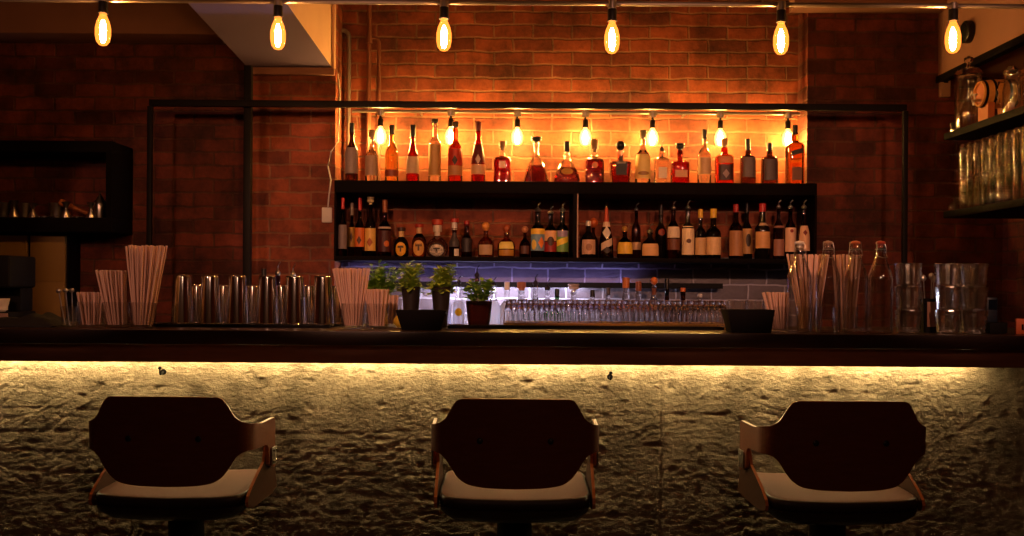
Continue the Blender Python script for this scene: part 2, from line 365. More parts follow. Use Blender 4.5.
# ------------------------------------------------------------------ bar stools
def stool_proto():
    t = thing('bar_stool', 'x', 'bar stool', (0, 0, 0))
    # plan path of the bent plywood, from the middle outwards (x, y); the sitter faces +y
    path = []
    for k in range(15):
        x = 0.2 * k / 14; path.append((x, -0.185 + 0.028 * (x / 0.2) ** 2))
    cxx, cyy, rad = 0.2, -0.157 + 0.05, 0.05
    for k in range(1, 9):
        a = -PI / 2 + (PI / 2 - 0.07) * k / 8
        path.append((cxx + rad * math.cos(a) , cyy + rad * math.sin(a)))
    x0, y0 = path[-1]
    for k in range(1, 15):
        s = 0.19 * k / 14; path.append((x0 + s * 0.03, y0 + s))
    us = [0]
    for a, b in zip(path, path[1:]): us.append(us[-1] + math.hypot(b[0] - a[0], b[1] - a[1]))
    U = us[-1]
    def lerp(tab, u):                     # monotone cubic through the table
        n = len(tab); sl = [(tab[k + 1][1] - tab[k][1]) / (tab[k + 1][0] - tab[k][0]) for k in range(n - 1)]
        m = [sl[0]] + [0 if sl[k - 1] * sl[k] <= 0 else 2 * sl[k - 1] * sl[k] / (sl[k - 1] + sl[k]) for k in range(1, n - 1)] + [sl[-1]]
        for k in range(n - 1):
            if u <= tab[k + 1][0] or k == n - 2:
                h = tab[k + 1][0] - tab[k][0]; t_ = max(0, min(1, (u - tab[k][0]) / h))
                return ((2 * t_ ** 3 - 3 * t_ ** 2 + 1) * tab[k][1] + (t_ ** 3 - 2 * t_ ** 2 + t_) * h * m[k] + (3 * t_ ** 2 - 2 * t_ ** 3) * tab[k + 1][1] + (t_ ** 3 - t_ ** 2) * h * m[k + 1])
    hi = [(0, .927), (.155, .925), (.174, .919), (.187, .904), (.2, .880), (.214, .860), (.232, .848), (.27, .840), (.34, .831), (U - .012, .832), (U, .820)]
    lo = [(0, .655), (.08, .657), (.135, .664), (.168, .682), (.19, .710), (.208, .738), (.228, .756), (.25, .760), (U - .1, .757), (U - .074, .745), (U - .066, .69), (U, .672)]
    def pos(u):
        for k in range(len(us) - 1):
            if u <= us[k + 1] + 1e-9:
                q = (u - us[k]) / (us[k + 1] - us[k]); a, b = path[k], path[k + 1]
                d = Vector((b[0] - a[0], b[1] - a[1])).normalized()
                return (a[0] + (b[0] - a[0]) * q, a[1] + (b[1] - a[1]) * q), (d.y, -d.x)   # outward normal
        return path[-1], (1, 0)
    TH = 0.011; NZ = 10
    def panel(u0, u1, n, name, mirror=False, both=False):
        ulist = [u0 + (u1 - u0) * k / n for k in range(n + 1)]
        if both: ulist = [-u for u in reversed(ulist[1:])] + ulist
        vs = []; fs = []; ms = []
        for u in ulist:
            (x, y), nn = pos(abs(u)); sg = -1 if (u < 0 or mirror) else 1
            zl, zh = lerp(lo, abs(u)), lerp(hi, abs(u))
            for side in (0, 1):
                for j in range(NZ + 1):
                    z = zl + (zh - zl) * j / NZ
                    lean = -0.10 * (z - 0.66) * (1 if abs(u) < 0.2 else max(0.25, 1 - (abs(u) - 0.2) * 6))   # the back leans towards the room
                    off = TH / 2 if side == 0 else -TH / 2
                    vs.append((sg * (x + nn[0] * off), y + nn[1] * off + lean, z))
        S = 2 * (NZ + 1)
        for k in range(len(ulist) - 1):
            a, b = k * S, (k + 1) * S
            for j in range(NZ):
                fs.append((a + j, b + j, b + j + 1, a + j + 1)); ms.append(0)
                fs.append((a + NZ + 1 + j, a + NZ + 2 + j, b + NZ + 2 + j, b + NZ + 1 + j)); ms.append(0)
            fs.append((a + NZ, b + NZ, b + S - 1, a + S - 1)); ms.append(1)
            fs.append((a, a + NZ + 1, b + NZ + 1, b)); ms.append(1)
        for k in (0, len(ulist) - 1):
            a = k * S
            for j in range(NZ): fs.append((a + j, a + j + 1, a + NZ + 2 + j, a + NZ + 1 + j)); ms.append(1)
        m = MB(); m.v, m.f, m.m = vs, fs, ms
        return m.build(name, [M_ply, M_plyedge], t, angle=40)
    panel(0, 0.262, 30, 'backrest', both=True)
    for mir in (False, True):
        panel(0.2622, U, 34, 'armrest', mirror=mir)
    # two dowel plugs on the back of the rest
    for sx in (-1, 1):
        y = pos(0.10)[0][1] - TH / 2 - 0.10 * (0.80 - 0.66)
        c = MB().lathe([(0.009, 0), (0.009, 0.0025), (0.006, 0.004)], 14).build('screw_cap', M_socket, t)
        c.location = (sx * 0.105, y, 0.80); c.rotation_euler = (PI / 2 - 0.1, 0, sx * -0.02)
    # seat cushion: saddle-topped, rounded
    NXs, NYs = 26, 20
    def seat_grid(hw, y0, y1, ztop, zb, rnd, name, m, sad=0.010, n=8.0, puff=0.0):
        mb = MB(); seg = 56
        prof = [(0.0, 1.0), (0.5, 1.0), (0.85, 1.0), (0.965, 0.985), (0.992, 0.9), (1.0, 0.6), (0.985, 0.2), (0.93, 0.03), (0.8, 0.0), (0.4, 0.0), (0.0, 0.0)]
        if rnd == 'pan': prof = [(0.0, 1.0), (0.9, 1.0), (1.0, 0.93), (0.97, 0.6), (0.86, 0.2), (0.7, 0.02), (0.4, 0.0), (0.0, 0.0)]
        cy, ry = (y0 + y1) / 2, (y1 - y0) / 2
        vs = []; fs = []
        for (r, h) in prof:
            for i in range(seg):
                a = 2 * PI * i / seg; c, q = math.cos(a), math.sin(a)
                c = math.copysign(abs(c) ** (2 / n), c); q = math.copysign(abs(q) ** (2 / n), q)
                rr = max(r, 0.001); x = hw * rr * c * (1 + 0.0 * q); y = cy + ry * rr * q
                xn = x / hw; yn = (y - cy) / ry
                z = zb + (ztop - zb) * h + sad * (xn * xn - 0.6) + 0.006 * yn + (puff * (1 - xn * xn) * (1 - yn * yn) if h > .5 else 0)
                vs.append((x, y, z))
        for k in range(len(prof) - 1):
            for i in range(seg):
                j = (i + 1) % seg
                fs.append((k * seg + i, k * seg + j, (k + 1) * seg + j, (k + 1) * seg + i))
        mb.add(vs, fs); mb.m = [0 if q // seg < 3 or not isinstance(m, list) else 1 for q in range(len(fs))]
        return mb.build(name, m, t, angle=60)
    seat_grid(0.2315, -0.180, 0.225, 0.632, 0.592, 'r', 'seat_cushion', [M_leather, M_leather_side])
    seat_grid(0.231, -0.184, 0.228, 0.600, 0.548, 'pan', 'seat_pan', M_leather_side)
    # plywood wings that rise from the pan and meet the arms
    prof = [(-.150, .590), (-.158, .606), (-.150, .622), (-.115, .645), (-.06, .672), (-.02, .690), (.000, .700), (.012, .735), (.022, .750), (.072, .750), (.086, .735), (.13, .66), (.17, .59), (.1, .578), (-.1, .578)]
    for sx in (-1, 1):
        xi = lambda z, y: 0.2335 + 0.004 * max(0, min(1, (z - .6) / .13)) + 0.003 * max(0, min(1, (y + .15) / .2)) * max(0, min(1, (z - .6) / .13))
        N = len(prof); vs = []
        for off in (0, 0.009):
            for (y, z) in prof: vs.append((sx * (xi(z, y) + off), y, z))
        fs = [tuple(range(N)), tuple(range(2 * N - 1, N - 1, -1))] ; ms = [0, 0]
        for i in range(N):
            j = (i + 1) % N; fs.append((i, j, N + j, N + i)); ms.append(1)
        m = MB(); m.v, m.f, m.m = vs, fs, ms
        w = m.build('side_bracket', [M_plydark, M_plyedge], t, smooth=False)
        q = MB().box(-0.0015, 0.0015, -0.026, 0.026, -0.028, 0.028).build('screw_plate', M_chrome, w, bevel=0.001)
        q.location = (sx * 0.2645, 0.050, 0.712)
        for (dy, dz) in ((-.015, -.017), (.015, -.017), (-.015, .017), (.015, .017)):
            h = MB().lathe([(0.0048, 0), (0.0048, 0.002), (0.003, 0.0035)], 10).build('screw_head', M_steel, w)
            h.location = (sx * 0.2662, 0.050 + dy, 0.712 + dz); h.rotation_euler = (0, sx * PI / 2, 0)
    MB().lathe([(0.10, 0.535), (0.10, 0.5485)], 28).build('swivel_plate', M_black, t)
    MB().lathe([(0.033, 0.03), (0.033, 0.2), (0.055, 0.202), (0.055, 0.534)], 28).build('column', M_black, t)
    MB().lathe([(0.215, 0.0), (0.215, 0.008), (0.2, 0.016), (0.06, 0.03), (0.0335, 0.036)], 40).build('base', M_black, t)
    ring = [(0.15 * math.cos(a), 0.15 * math.sin(a), 0.25) for a in [2 * PI * k / 32 for k in range(33)]]
    fr = MB().tube(ring, 0.009, 8)
    for k in range(3):
        a = 2 * PI * k / 3 + PI / 2; fr.tube([(0.054 * math.cos(a), 0.054 * math.sin(a), 0.25), (0.145 * math.cos(a), 0.145 * math.sin(a), 0.25)], 0.006, 8)
    fr.build('footrest', M_chrome, t)
    return t
YS = 3.15
st = stool_proto()
st.location = ((516 - 512) / F * YS, YS, 0)
st['label'] = 'walnut plywood bar stool with arms, between the other two stools, back squarely turned'
st['group'] = 'bar stools along the bar front'
dup(st, ((188 - 512) / F * YS, YS, 0), -0.03, 'walnut plywood bar stool in front of the left straws, leftmost of three')
dup(st, ((829 - 512) / F * YS, YS, 0), 0.03, 'walnut plywood bar stool below the swing top bottles, rightmost of three')
# ------------------------------------------------------------------ steel frame, pipes, cables
YFr = 5.02
def frame():
    xl, xr = X_(150, 104, YFr), X_(906, 108, YFr)
    zt = Z_(530, 105.5, YFr)
    t = thing('steel_gantry', 'black square tube steel gantry standing around the bottle shelves', 'gantry', (0, YFr, 0))
    inv(MB().box(xl, xr, YFr - .016, YFr + .016, zt - .016, zt + .016).build('crossbar', M_black, bevel=.002), t)
    for px, r in ((150, .012), (905, .012)):
        x = X_(px, 150, YFr)
        inv(MB().box(x - r, x + r, YFr - r, YFr + r, 0, zt - .0165).build('post', M_black, bevel=.002), t)
    x = X_(248, 150, YFr + .06)
    p = thing('steel_post', 'thick black steel post against the brick pier edge left of the shelves', 'post', (x, YFr + .06, 0))
    MB().box(-.019, .019, -.019, .019, 0, Z_(248, 66, YFr + .06)).build('shaft', M_black, p, bevel=.002)
    MB().box(-.05, .05, -.05, .05, 0.0001, .012).build('foot_plate', M_black, p)
frame()
def arc(c, r, a0, a1, n=7, Y=None):
    return [(c[0] + r * math.cos(a0 + (a1 - a0) * k / n), Y, c[1] + r * math.sin(a0 + (a1 - a0) * k / n)) for k in range(n + 1)]
# white flex down to the socket
pts = [PX(px, py, YP - .055) for px, py in ((338, 74), (340, 92), (339, 120), (338, 142), (331, 152), (328, 166), (331, 180), (329, 196), (328, 207))]
tag(MB().tube([(x, YP - .057, z) for x, z in pts], .004, 8).build('cable', M_white), 'thin white cable looping down the pier to the wall socket', 'cable')
x, z = PX(327, 215, YP - .06)
so = thing('wall_socket', 'white square socket plate on the brick pier beside the bottle shelves', 'socket', (x, YP - .0501, z))
MB().box(-.027, .027, -.016, 0, -.04, .04).build('face_plate', M_white, so, bevel=.004)
MB().box(-.008, .008, -.021, -.0161, -.014, .014).build('rocker_switch', M_white, so, bevel=.002)

# ------------------------------------------------------------------ lamps
PEND = emit('pendant_filament', (1.0, 0.46, 0.15), 440.0)
BACK = emit('alcove_filament', (1.0, 0.58, 0.16), 780.0)
ENV = thin_glass('amber_bulb_glass', (1.0, .86, .62), (1.0, .27, .035), 1.0)
ENV2 = thin_glass('clear_bulb_glass', (1.0, .9, .7), (1.0, .5, .1), 3.0)
def bulb(kind, label, x, y, ztop, L, R, fil, env, group, neck=.017, sock=.05):
    """a lamp hanging down from ztop: cord grip, socket, glass, filament"""
    t = thing(kind, label, 'light bulb', (x, y, ztop), 0, group)
    MB().lathe([(.006, 0), (.006, -.012), (neck * .85, -.016), (neck, -.022), (neck, -sock + .006), (neck * 1.12, -sock + .004), (neck * 1.12, -sock)], 18).build('lamp_socket', M_socket, t)
    b = MB()
    b.lathe([(neck * .72, -sock), (neck * .74, -sock - L * .06), (R * .8, -sock - L * .25), (R, -sock - L * .45), (R, -sock - L * .68), (R * .84, -sock - L * .86), (R * .5, -sock - L * .965), (.002, -sock - L)], 22, capt=False, capb=False)
    g = b.build('bulb_glass', env, t, angle=80)
    c = MB()
    r = R * .42; z0 = -sock - L * .2; z1 = -sock - L * .9
    c.lathe([(r * .3, z0), (r * .8, z0 + (z1 - z0) * .2), (r, z0 + (z1 - z0) * .5), (r, z0 + (z1 - z0) * .75), (r * .6, z1 * .97 + z0 * .03), (r * .2, z1)], 12)
    c.build('filament', fil, g, angle=80)
    return t
YR = 3.6
zr = Z_(512, 3.0, YR)
rail = thing('lighting_rail', 'slim metal conduit rail carrying the row of bulbs above the bar', 'rail', (0, YR, zr))
inv(MB().tube([(-2.6, YR, zr), (2.5, YR, zr)], .0085, 10).build('rail_pipe', M_galv), rail)
names = ['amber filament bulb hanging over the leftmost bar stool', 'amber filament bulb hanging below the grey sloping soffit', 'amber filament bulb hanging third along the rail, right of the wall pipes',
         'amber filament bulb hanging from the rail over the middle stool', 'amber filament bulb hanging in front of the lit alcove right edge', 'amber filament bulb hanging beside the plaster soffit of the side shelves']
for k, (px, py) in enumerate(((103, 29), (278, 33), (444, 34), (612, 37), (781, 39), (953, 37))):
    x = X_(px, py, YR)
    zb = Z_(px, (46, 50, 51.5, 54, 55, 53.5)[k], YR)          # tip of the glass
    inv(MB().lathe([(.016, 0), (.016, .03)], 14, cx=x, cy=YR, z=zr - .02).build('junction_box', M_galv), rail)
    L = .118; sk = .062
    zt = zb + L + sk
    inv(MB().tube([(x, YR, zr - .02), (x, YR, zt - .0005)], .004, 6).build('drop_cord', M_rubber), rail)
    bulb('pendant_bulb', names[k], x, YR, zt, L, .0275, PEND, ENV, 'pendant bulbs over the bar', .0165, sk)
for rx in (-2.2, -.6, .9, 2.1):
    inv(MB().tube([(rx, YR, zr + .008), (rx, YR, ZC)], .004, 6).build('rail_hanger', M_galv), rail)

YA = 5.385
za = Z_(580, 112.5, YA)
tr = thing('lamp_conduit', 'pale metal conduit on the alcove wall carrying seven shelf bulbs', 'conduit', (0, YA, za))
inv(MB().tube([(X_(352, 110, YA), YA, za), (X_(800, 114, YA), YA, za)], .009, 10).build('conduit_tube', M_galv), tr)
for rx in (X_(420, 112, YA), X_(553, 112, YA), X_(686, 112, YA), X_(795, 112, YA)):
    inv(MB().tube([(rx, YA + .008, za), (rx, YB, za)], .006, 8).build('wall_clip', M_galv), tr)
anames = ['glowing bulb on the alcove conduit, first from the left near the pipes', 'glowing bulb on the alcove conduit behind the tall tan-label bottle, second along', 'glowing bulb third along the alcove conduit above the square red decanter',
          'glowing bulb fourth along the alcove conduit, middle one, above the cork decanter', 'glowing bulb fifth along the alcove conduit above the emblem bottle with spout', 'glowing bulb sixth along the alcove conduit above the round-shouldered amber bottle', 'glowing bulb last along the alcove conduit beside the slanted-label bottle']
for k, px in enumerate((380.6, 451, 517.4, 585.5, 652.7, 720.5, 788)):
    x = X_(px, 112, YA)
    inv(MB().lathe([(.02, 0), (.021, .012), (.021, .03), (.02, .034)], 14, cx=x, cy=YA, z=za - .024).build('junction_box', M_galv), tr)
    bulb('shelf_bulb', anames[k], x, YA, za - .0245, .098, .03, BACK, ENV2, 'bulbs along the alcove conduit', .015, .058)

# ------------------------------------------------------------------ bottle shelves
YSF = 5.10
xs0, xs1 = X_(334, 220, YSF), X_(817, 220, YSF)
Z1 = Z_(575, 181.7, YSF)       # top of the upper board
Z2 = Z_(575, 257.5, YSF)       # top of the lower board
sh = thing('bottle_shelf', 'wide black two tier wall shelf holding the liquor bottles in the alcove', 'shelf', ((xs0 + xs1) / 2, YSF, Z2))
# the shelf stands against the alcove wall
inv(MB().box(xs0, xs1, YSF, YP - .052, Z1 - .062, Z1).build('shelf_board', M_shelf, bevel=.003), sh)
inv(MB().box(xa, xb, YP - .0515, YB - .0125, Z1 - .062, Z1).build('shelf_board', M_shelf), sh)
inv(MB().box(xs0, xs1, YSF, YP - .052, Z2 - .022, Z2).build('shelf_board', M_shelf, bevel=.002), sh)
inv(MB().box(xa, xb, YP - .0515, YB - .0125, Z2 - .022, Z2).build('shelf_board', M_shelf), sh)
for a, b in ((xs0 + .0002, xs0 + .010), (xs1 - .010, xs1 - .0002)):
    inv(MB().box(a, b, YSF + .001, YP - .053, Z2 + .0003, Z1 - .0623).build('side_panel', M_shelf), sh)
xd = X_(576, 220, YSF)
inv(MB().box(xd - .013, xd + .005, YSF + .003, YB - .014, Z2 + .0003, Z1 - .0623).build('divider', M_shelf), sh)
inv(MB().box(xd + .0055, xd + .0115, YSF + .001, YSF + .012, Z2 + .0003, Z1 - .0623).build('divider_edge', col('#a07a68')), sh)
# goose-necked conduit and the twin pipes on the alcove wall
Yw = YB - .028
x1, z1 = PX(349, 40, Yw); x0, z0 = PX(339, 30, Yw)
tag(MB().tube([(x0, YB + .0, z0), (x0, Yw, z0)] + arc((x1 - .04, z0 - .04), .04, PI / 2, 0, 7, Yw) + [(x1, Yw, z0 - .1), (x1, Yw, Z1 + .0006)], .012, 10).build('conduit_pipe', M_galv),
    'slim galvanised pipe with a bent top beside the alcove edge', 'pipe')
tp = thing('wall_pipe', 'pair of painted pipes branching from one riser on the alcove brick', 'pipe', (X_(371, 40, Yw), Yw, 0))
xa1 = X_(369, 60, Yw); xb1 = X_(379, 60, Yw); zj = Z_(372, 38, Yw)
o = inv(MB().tube([(xa1, Yw, ZC), (xa1, Yw, Z1 + .0006)], .013, 10).build('riser', M_paintpipe), tp)
o = inv(MB().tube([(xa1 + .012, Yw, zj)] + arc((xb1 - .03, zj - .03), .03, PI / 2, 0, 6, Yw) + [(xb1, Yw, Z1 + .0006)], .011, 10).build('branch_pipe', M_paintpipe), tp)
o = inv(MB().lathe([(.019, zj - .03), (.019, zj + .02)], 14, cx=xa1, cy=Yw).build('tee_fitting', M_paintpipe), tp)
# lower ledge and light on the tiles; the counter of the back bar
bb = thing('back_bar_counter', 'low back bar counter under the bottle shelves with a lit ledge', 'back bar', (0, 5.1, 0))
inv(MB().box(xpl + .12, xb + .03, 4.9, 5.285, .955, .99).build('worktop', M_counter, bevel=.003), bb)
inv(MB().box(xpl + .13, xb, 4.94, 5.27, 0.08, .954).build('cabinet_front', M_shelf), bb)
inv(MB().box(xpl + .15, xb - .02, 4.98, 5.25, 0.0, .0795).build('plinth', M_shelf), bb)
zl = Z_(600, 285, 5.4)
ld = thing('ledge_shelf', 'thin dark ledge on the purple tiles hiding cool light strips', 'ledge', (0, 5.42, zl))
xl0, xl1 = xa + .06, X_(722, 285, 5.42)
inv(MB().box(xl0, xl1, 5.402, YB - .0125, zl - .003, zl + .003).build('ledge_board', M_black), ld)
inv(MB().box(xl0, xl1, 5.395, 5.4018, zl - .016, zl + .013).build('front_lip', M_black), ld)
COOL = emit('cool_led', (.74, .74, 1.0), 80.0); COOL2 = emit('cool_led_bright', (.78, .78, 1.0), 260.0)
BLUE = emit('blue_led', (.44, .38, 1.0), 19.0)
xc = X_(440, 285, 5.42)
inv(MB().box(xc, xc + .80, 5.428, 5.440, zl - .008, zl - .0035).build('cool_strip', COOL), ld)
inv(MB().box(xc - .06, xc + .46, 5.262, 5.277, .9915, .9955).build('base_light_strip', COOL2), bb); inv(MB().box(xc + .461, xc + .85, 5.262, 5.277, .9915, .9955).build('base_light_strip', COOL), bb)
inv(MB().box(xl0 + .01, xl0 + 1.55, 5.425, 5.433, zl + .0035, zl + .0075).build('blue_strip', BLUE), ld)

# ------------------------------------------------------------------ bottles
PROF = {   # (radius fraction, height fraction) up the outside of the glass
 'std':   [(.9, 0), (1, .015), (1, .56), (.95, .62), (.78, .68), (.52, .735), (.4, .775), (.36, .82), (.35, .93), (.40, .935), (.40, .965), (.35, .97), (.35, 1)],
 'wine':  [(.92, 0), (1, .012), (1, .58), (.96, .63), (.75, .68), (.46, .72), (.40, .76), (.38, .95), (.43, .955), (.43, .98), (.38, 1)],
 'slope': [(.9, 0), (1, .015), (1, .42), (.93, .5), (.76, .6), (.55, .7), (.42, .79), (.36, .86), (.35, .95), (.41, .955), (.41, .985), (.36, 1)],
 'tall':  [(.92, 0), (1, .01), (1, .66), (.9, .70), (.55, .74), (.42, .78), (.38, .95), (.45, .955), (.45, .98), (.4, 1)],
 'square': [(.94, 0), (1, .015), (1, .60), (.97, .635), (.8, .66), (.34, .68), (.28, .72), (.28, .86), (.34, .865), (.34, .9), (.28, 1)],
 'taper': [(.80, 0), (.84, .015), (1, .60), (.98, .64), (.75, .665), (.32, .68), (.27, .72), (.27, .85), (.32, .86), (.3, 1)],
 'widesq': [(.94, 0), (1, .015), (1, .70), (.96, .75), (.75, .79), (.4, .82), (.34, .86), (.36, .92), (.3, 1)],
 'bell':  [(.95, 0), (1, .02), (.98, .06), (.86, .22), (.74, .36), (.56, .50), (.36, .6), (.23, .68), (.18, .76), (.18, .9), (.23, .91), (.21, 1)],
 'flask': [(.85, 0), (.95, .03), (1, .12), (.9, .30), (.66, .48), (.58, .56), (.5, .64), (.28, .70), (.2, .74), (.2, .9), (.24, .91), (.2, 1)],
 'squat': [(.8, 0), (.95, .04), (1, .15), (1, .42), (.93, .55), (.7, .66), (.4, .74), (.3, .79), (.27, .93), (.32, .94), (.3, 1)],
 'disc': [(.72, 0), (.92, .06), (1, .24), (1, .5), (.93, .66), (.72, .8), (.42, .91), (.33, .95), (.33, 1)],
 'round': [(.55, 0), (.82, .07), (.96, .24), (1, .44), (.95, .62), (.77, .79), (.45, .91), (.3, .95), (.3, 1)],
 'cone':  [(.95, 0), (1, .02), (.97, .2), (.82, .36), (.6, .5), (.42, .6), (.32, .68), (.24, .8), (.16, .9), (.1, 1)],
 'narrow': [(.92, 0), (1, .01), (1, .50), (.9, .56), (.62, .63), (.46, .70), (.42, .78), (.42, .94), (.5, .945), (.5, .975), (.42, 1)],
}
def prof_r(P, q):
    for (a, b), (c, d) in zip(P, P[1:]):
        if q <= d: return a + (c - a) * ((q - b) / (d - b) if d > b else 0)
    return P[-1][0]
def sup(a, n):
    c, s = math.cos(a), math.sin(a)
    if n != 2: c = math.copysign(abs(c) ** (2 / n), c); s = math.copysign(abs(s) ** (2 / n), s)
    return c, s
def patch(P, R, H, n, sy, z0, z1, ang, shape='rect', off=.0007, a_c=0.0, na=10, nz=8):
    """a paper label following the glass, on the side that faces the room"""
    mb = MB(); vs = []; fs = []
    for layer in (0, .0005):
        for j in range(nz + 1):
            for i in range(na + 1):
                u, v = 2 * i / na - 1, 2 * j / nz - 1
                if shape == 'oval':
                    uu = u * math.sqrt(max(0, 1 - v * v / 2)); vv = v * math.sqrt(max(0, 1 - u * u / 2))
                elif shape == 'diag': uu, vv = u, v * .55 + u * .45
                elif shape == 'tee': uu, vv = u * (1 if v > .2 else .28), v
                elif shape == 'star': uu, vv = u * (1 - .5 * abs(v)), v * (1 - .5 * abs(u))
                else: uu, vv = u, v
                z = (z0 + z1) / 2 + vv * (z1 - z0) / 2
                r = prof_r(P, max(0, min(1, z / H))) * R + off + layer
                rm = prof_r(P, max(0, min(1, (z0 + z1) / 2 / H))) * R
                s_ = math.sin(uu * ang) * (1 if shape == 'rect' else min(1.0, rm / r))
                a = -PI / 2 + a_c + math.copysign(math.asin(min(.999, abs(s_) ** (n / 2))), s_)
                c, s = sup(a, n)
                vs.append((r * c, r * s * sy, z))
    S = (na + 1) * (nz + 1); w = na + 1
    for j in range(nz):
        for i in range(na):
            a = j * w + i
            fs += [(a, a + 1, a + w + 1, a + w), (S + a, S + a + w, S + a + w + 1, S + a + 1)]
    edge = [i for i in range(na)] + [na + j * w for j in range(nz)] + [nz * w + na - i for i in range(na)] + [(nz - j) * w for j in range(nz)]
    for k in range(len(edge)):
        a, b = edge[k], edge[(k + 1) % len(edge)]
        fs.append((a, S + a, S + b, b))
    return mb.add(vs, fs)
def paper(hexs):
    k = 'backlit_paper_' + hexs.strip('#')
    if k in MATS: return MATS[k]
    m, nt, out = node_mat(k); N = nt.nodes.new; L = nt.links.new
    tc = N('ShaderNodeTexCoord'); n = N('ShaderNodeTexNoise'); n.inputs['Scale'].default_value = 60; L(tc.outputs['Object'], n.inputs['Vector'])
    r = N('ShaderNodeMix'); r.data_type = 'RGBA'; c = srgb(hexs); r.inputs[6].default_value = (*[v * .92 for v in c], 1); r.inputs[7].default_value = (*c, 1); L(n.outputs['Fac'], r.inputs[0])
    a = N('ShaderNodeBsdfDiffuse'); b = N('ShaderNodeBsdfTranslucent'); mx = N('ShaderNodeMixShader'); mx.inputs[0].default_value = .75
    L(r.outputs[2], a.inputs[0]); L(r.outputs[2], b.inputs[0]); L(a.outputs[0], mx.inputs[1]); L(b.outputs[0], mx.inputs[2]); L(mx.outputs[0], out.inputs[0])
    MATS[k] = m; return m
def stopper(kind, r, z0, z1):
    """cap meshes above the lip, in the bottle's own space"""
    m = MB(); h = z1 - z0
    if kind == 'capsule': m.lathe([(r * 1.10, z0), (r * 1.10, z1 - .004), (r * 1.02, z1), (r * .5, z1 + .001)], 18)
    elif kind == 'cork': m.lathe([(r * .85, z0), (r * .85, z0 + h * .25), (r * 1.3, z0 + h * .26), (r * 1.35, z1 - .003), (r * 1.2, z1)], 18)
    elif kind == 'ball':
        R = max(h * .5, r * 1.2); m.lathe([(r * .8, z0)] + [(max(.001, R * math.cos(a)), z1 - R + R * math.sin(a)) for a in [-1.1 + 2.67 * k / 9 for k in range(10)]], 18)
    elif kind == 'knob': m.lathe([(r * .8, z0), (r * .8, z0 + h * .2), (r * 1.8, z0 + h * .35), (r * 1.9, z0 + h * .6), (r * 1.2, z0 + h * .75), (r * 1.9, z0 + h * .8), (r * 1.9, z1)], 18)
    elif kind == 'pourer':
        m.lathe([(r * .9, z0), (r * 1.25, z0 + h * .12), (r * 1.2, z0 + h * .25), (r * .5, z0 + h * .4), (.0035, z0 + h * .5)], 14)
        m.tube([(0, 0, z0 + h * .45), (0, 0, z0 + h * .65), (.006, -.002, z0 + h * .85), (.013, -.004, z1)], .0034, 8, r2=.0026)
    return m
EMB = {}
def bottle(kind, label, group, px, w, ytop, Y, zb, pf, gl, cap, patches=(), n=2.0, sy=1.0, liq=None, ycap=None, cat='bottle', pm=col):
    """px, w: centre and width in the photograph; ytop: its top; zb: the shelf it stands on"""
    x = X_(px, ytop, Y); R = w / 2 / F * Y; zt = Z_(px, ytop, Y); H = zt - zb
    ck, cc = cap[:2]
    zc0 = (Z_(px, ycap, Y) - zb) if ycap else H * .9
    P = PROF[pf]
    # the glass ends inside the stopper; stretch the profile to that
    Hg = zc0 + (min(.012, (H - zc0) * .5) if ck == 'capsule' else .002)
    t = thing(kind, label, cat, (x, Y, zb + .0004), 0, group)
    hollow = liq is not None
    if hollow:
        wall = min(.0022, R * .12)
        outer = [(r * R, h * Hg) for r, h in P]
        inner = [(max(.002, r * R - wall), max(.006, h * Hg)) for r, h in P]
        b = MB().lathe(outer, 28, n, capt=False, sy=sy)
        b.lathe(list(reversed(inner)), 28, n, capb=False, sy=sy)
        g = b.build('glass_body', M_bottle, t, angle=50)
        lm, lh = liq
        lz = Z_(px, lh, Y) - zb
        li = [(max(.0015, r * R - wall - .0006), max(.0068, h * Hg)) for r, h in P if h * Hg < lz - .002]
        li.append((max(.0015, prof_r(P, lz / Hg) * R - wall - .0006), lz))
        MB().lathe(li, 24, n, sy=sy).build('liquid', lm, t, angle=50)
    else:
        MB().lathe([(r * R, h * Hg) for r, h in P], 28, n, sy=sy).build('glass_body', G[gl], t, angle=50)
    rn = prof_r(P, .99) * R
    if ck: stopper(ck, rn, zc0 + (0 if ck == 'capsule' else .0022), H).build('stopper', M_chrome if (ck == 'pourer' and cc is None) else col(cc, .4), t, angle=50)
    if len(cap) > 2:
        h_ = H - zc0; MB().lathe([(rn * 1.5, H - h_ * .32), (rn * 1.75, H - h_ * .28), (rn * 1.75, H + .001), (rn * 1.5, H + .003)], 18).build('cap_top', col(cap[2], .4), t)
    for k, p in enumerate(patches):
        y0, y1, ang, cl, shp = p[:5]
        z1_, z0_ = Z_(px, y0, Y) - zb, Z_(px, y1, Y) - zb
        q = patch(P, R, Hg, n, sy, max(.004, z0_), z1_, ang, shp, .0007 + .0007 * (shp != 'rect' or k > 0), p[5] if len(p) > 5 else 0)
        q.build('label' if shp == 'rect' or k == 0 else 'emblem', pm(cl), t, angle=60)
    return t
YU = 5.235
up = 'spirit bottles on the lit upper shelf'
red_l = thin('red_spirit', srgb('#c42c10'), .008, .05, .15); amb_l = thin('amber_spirit', srgb('#e0661c'), .008, .05, .15)
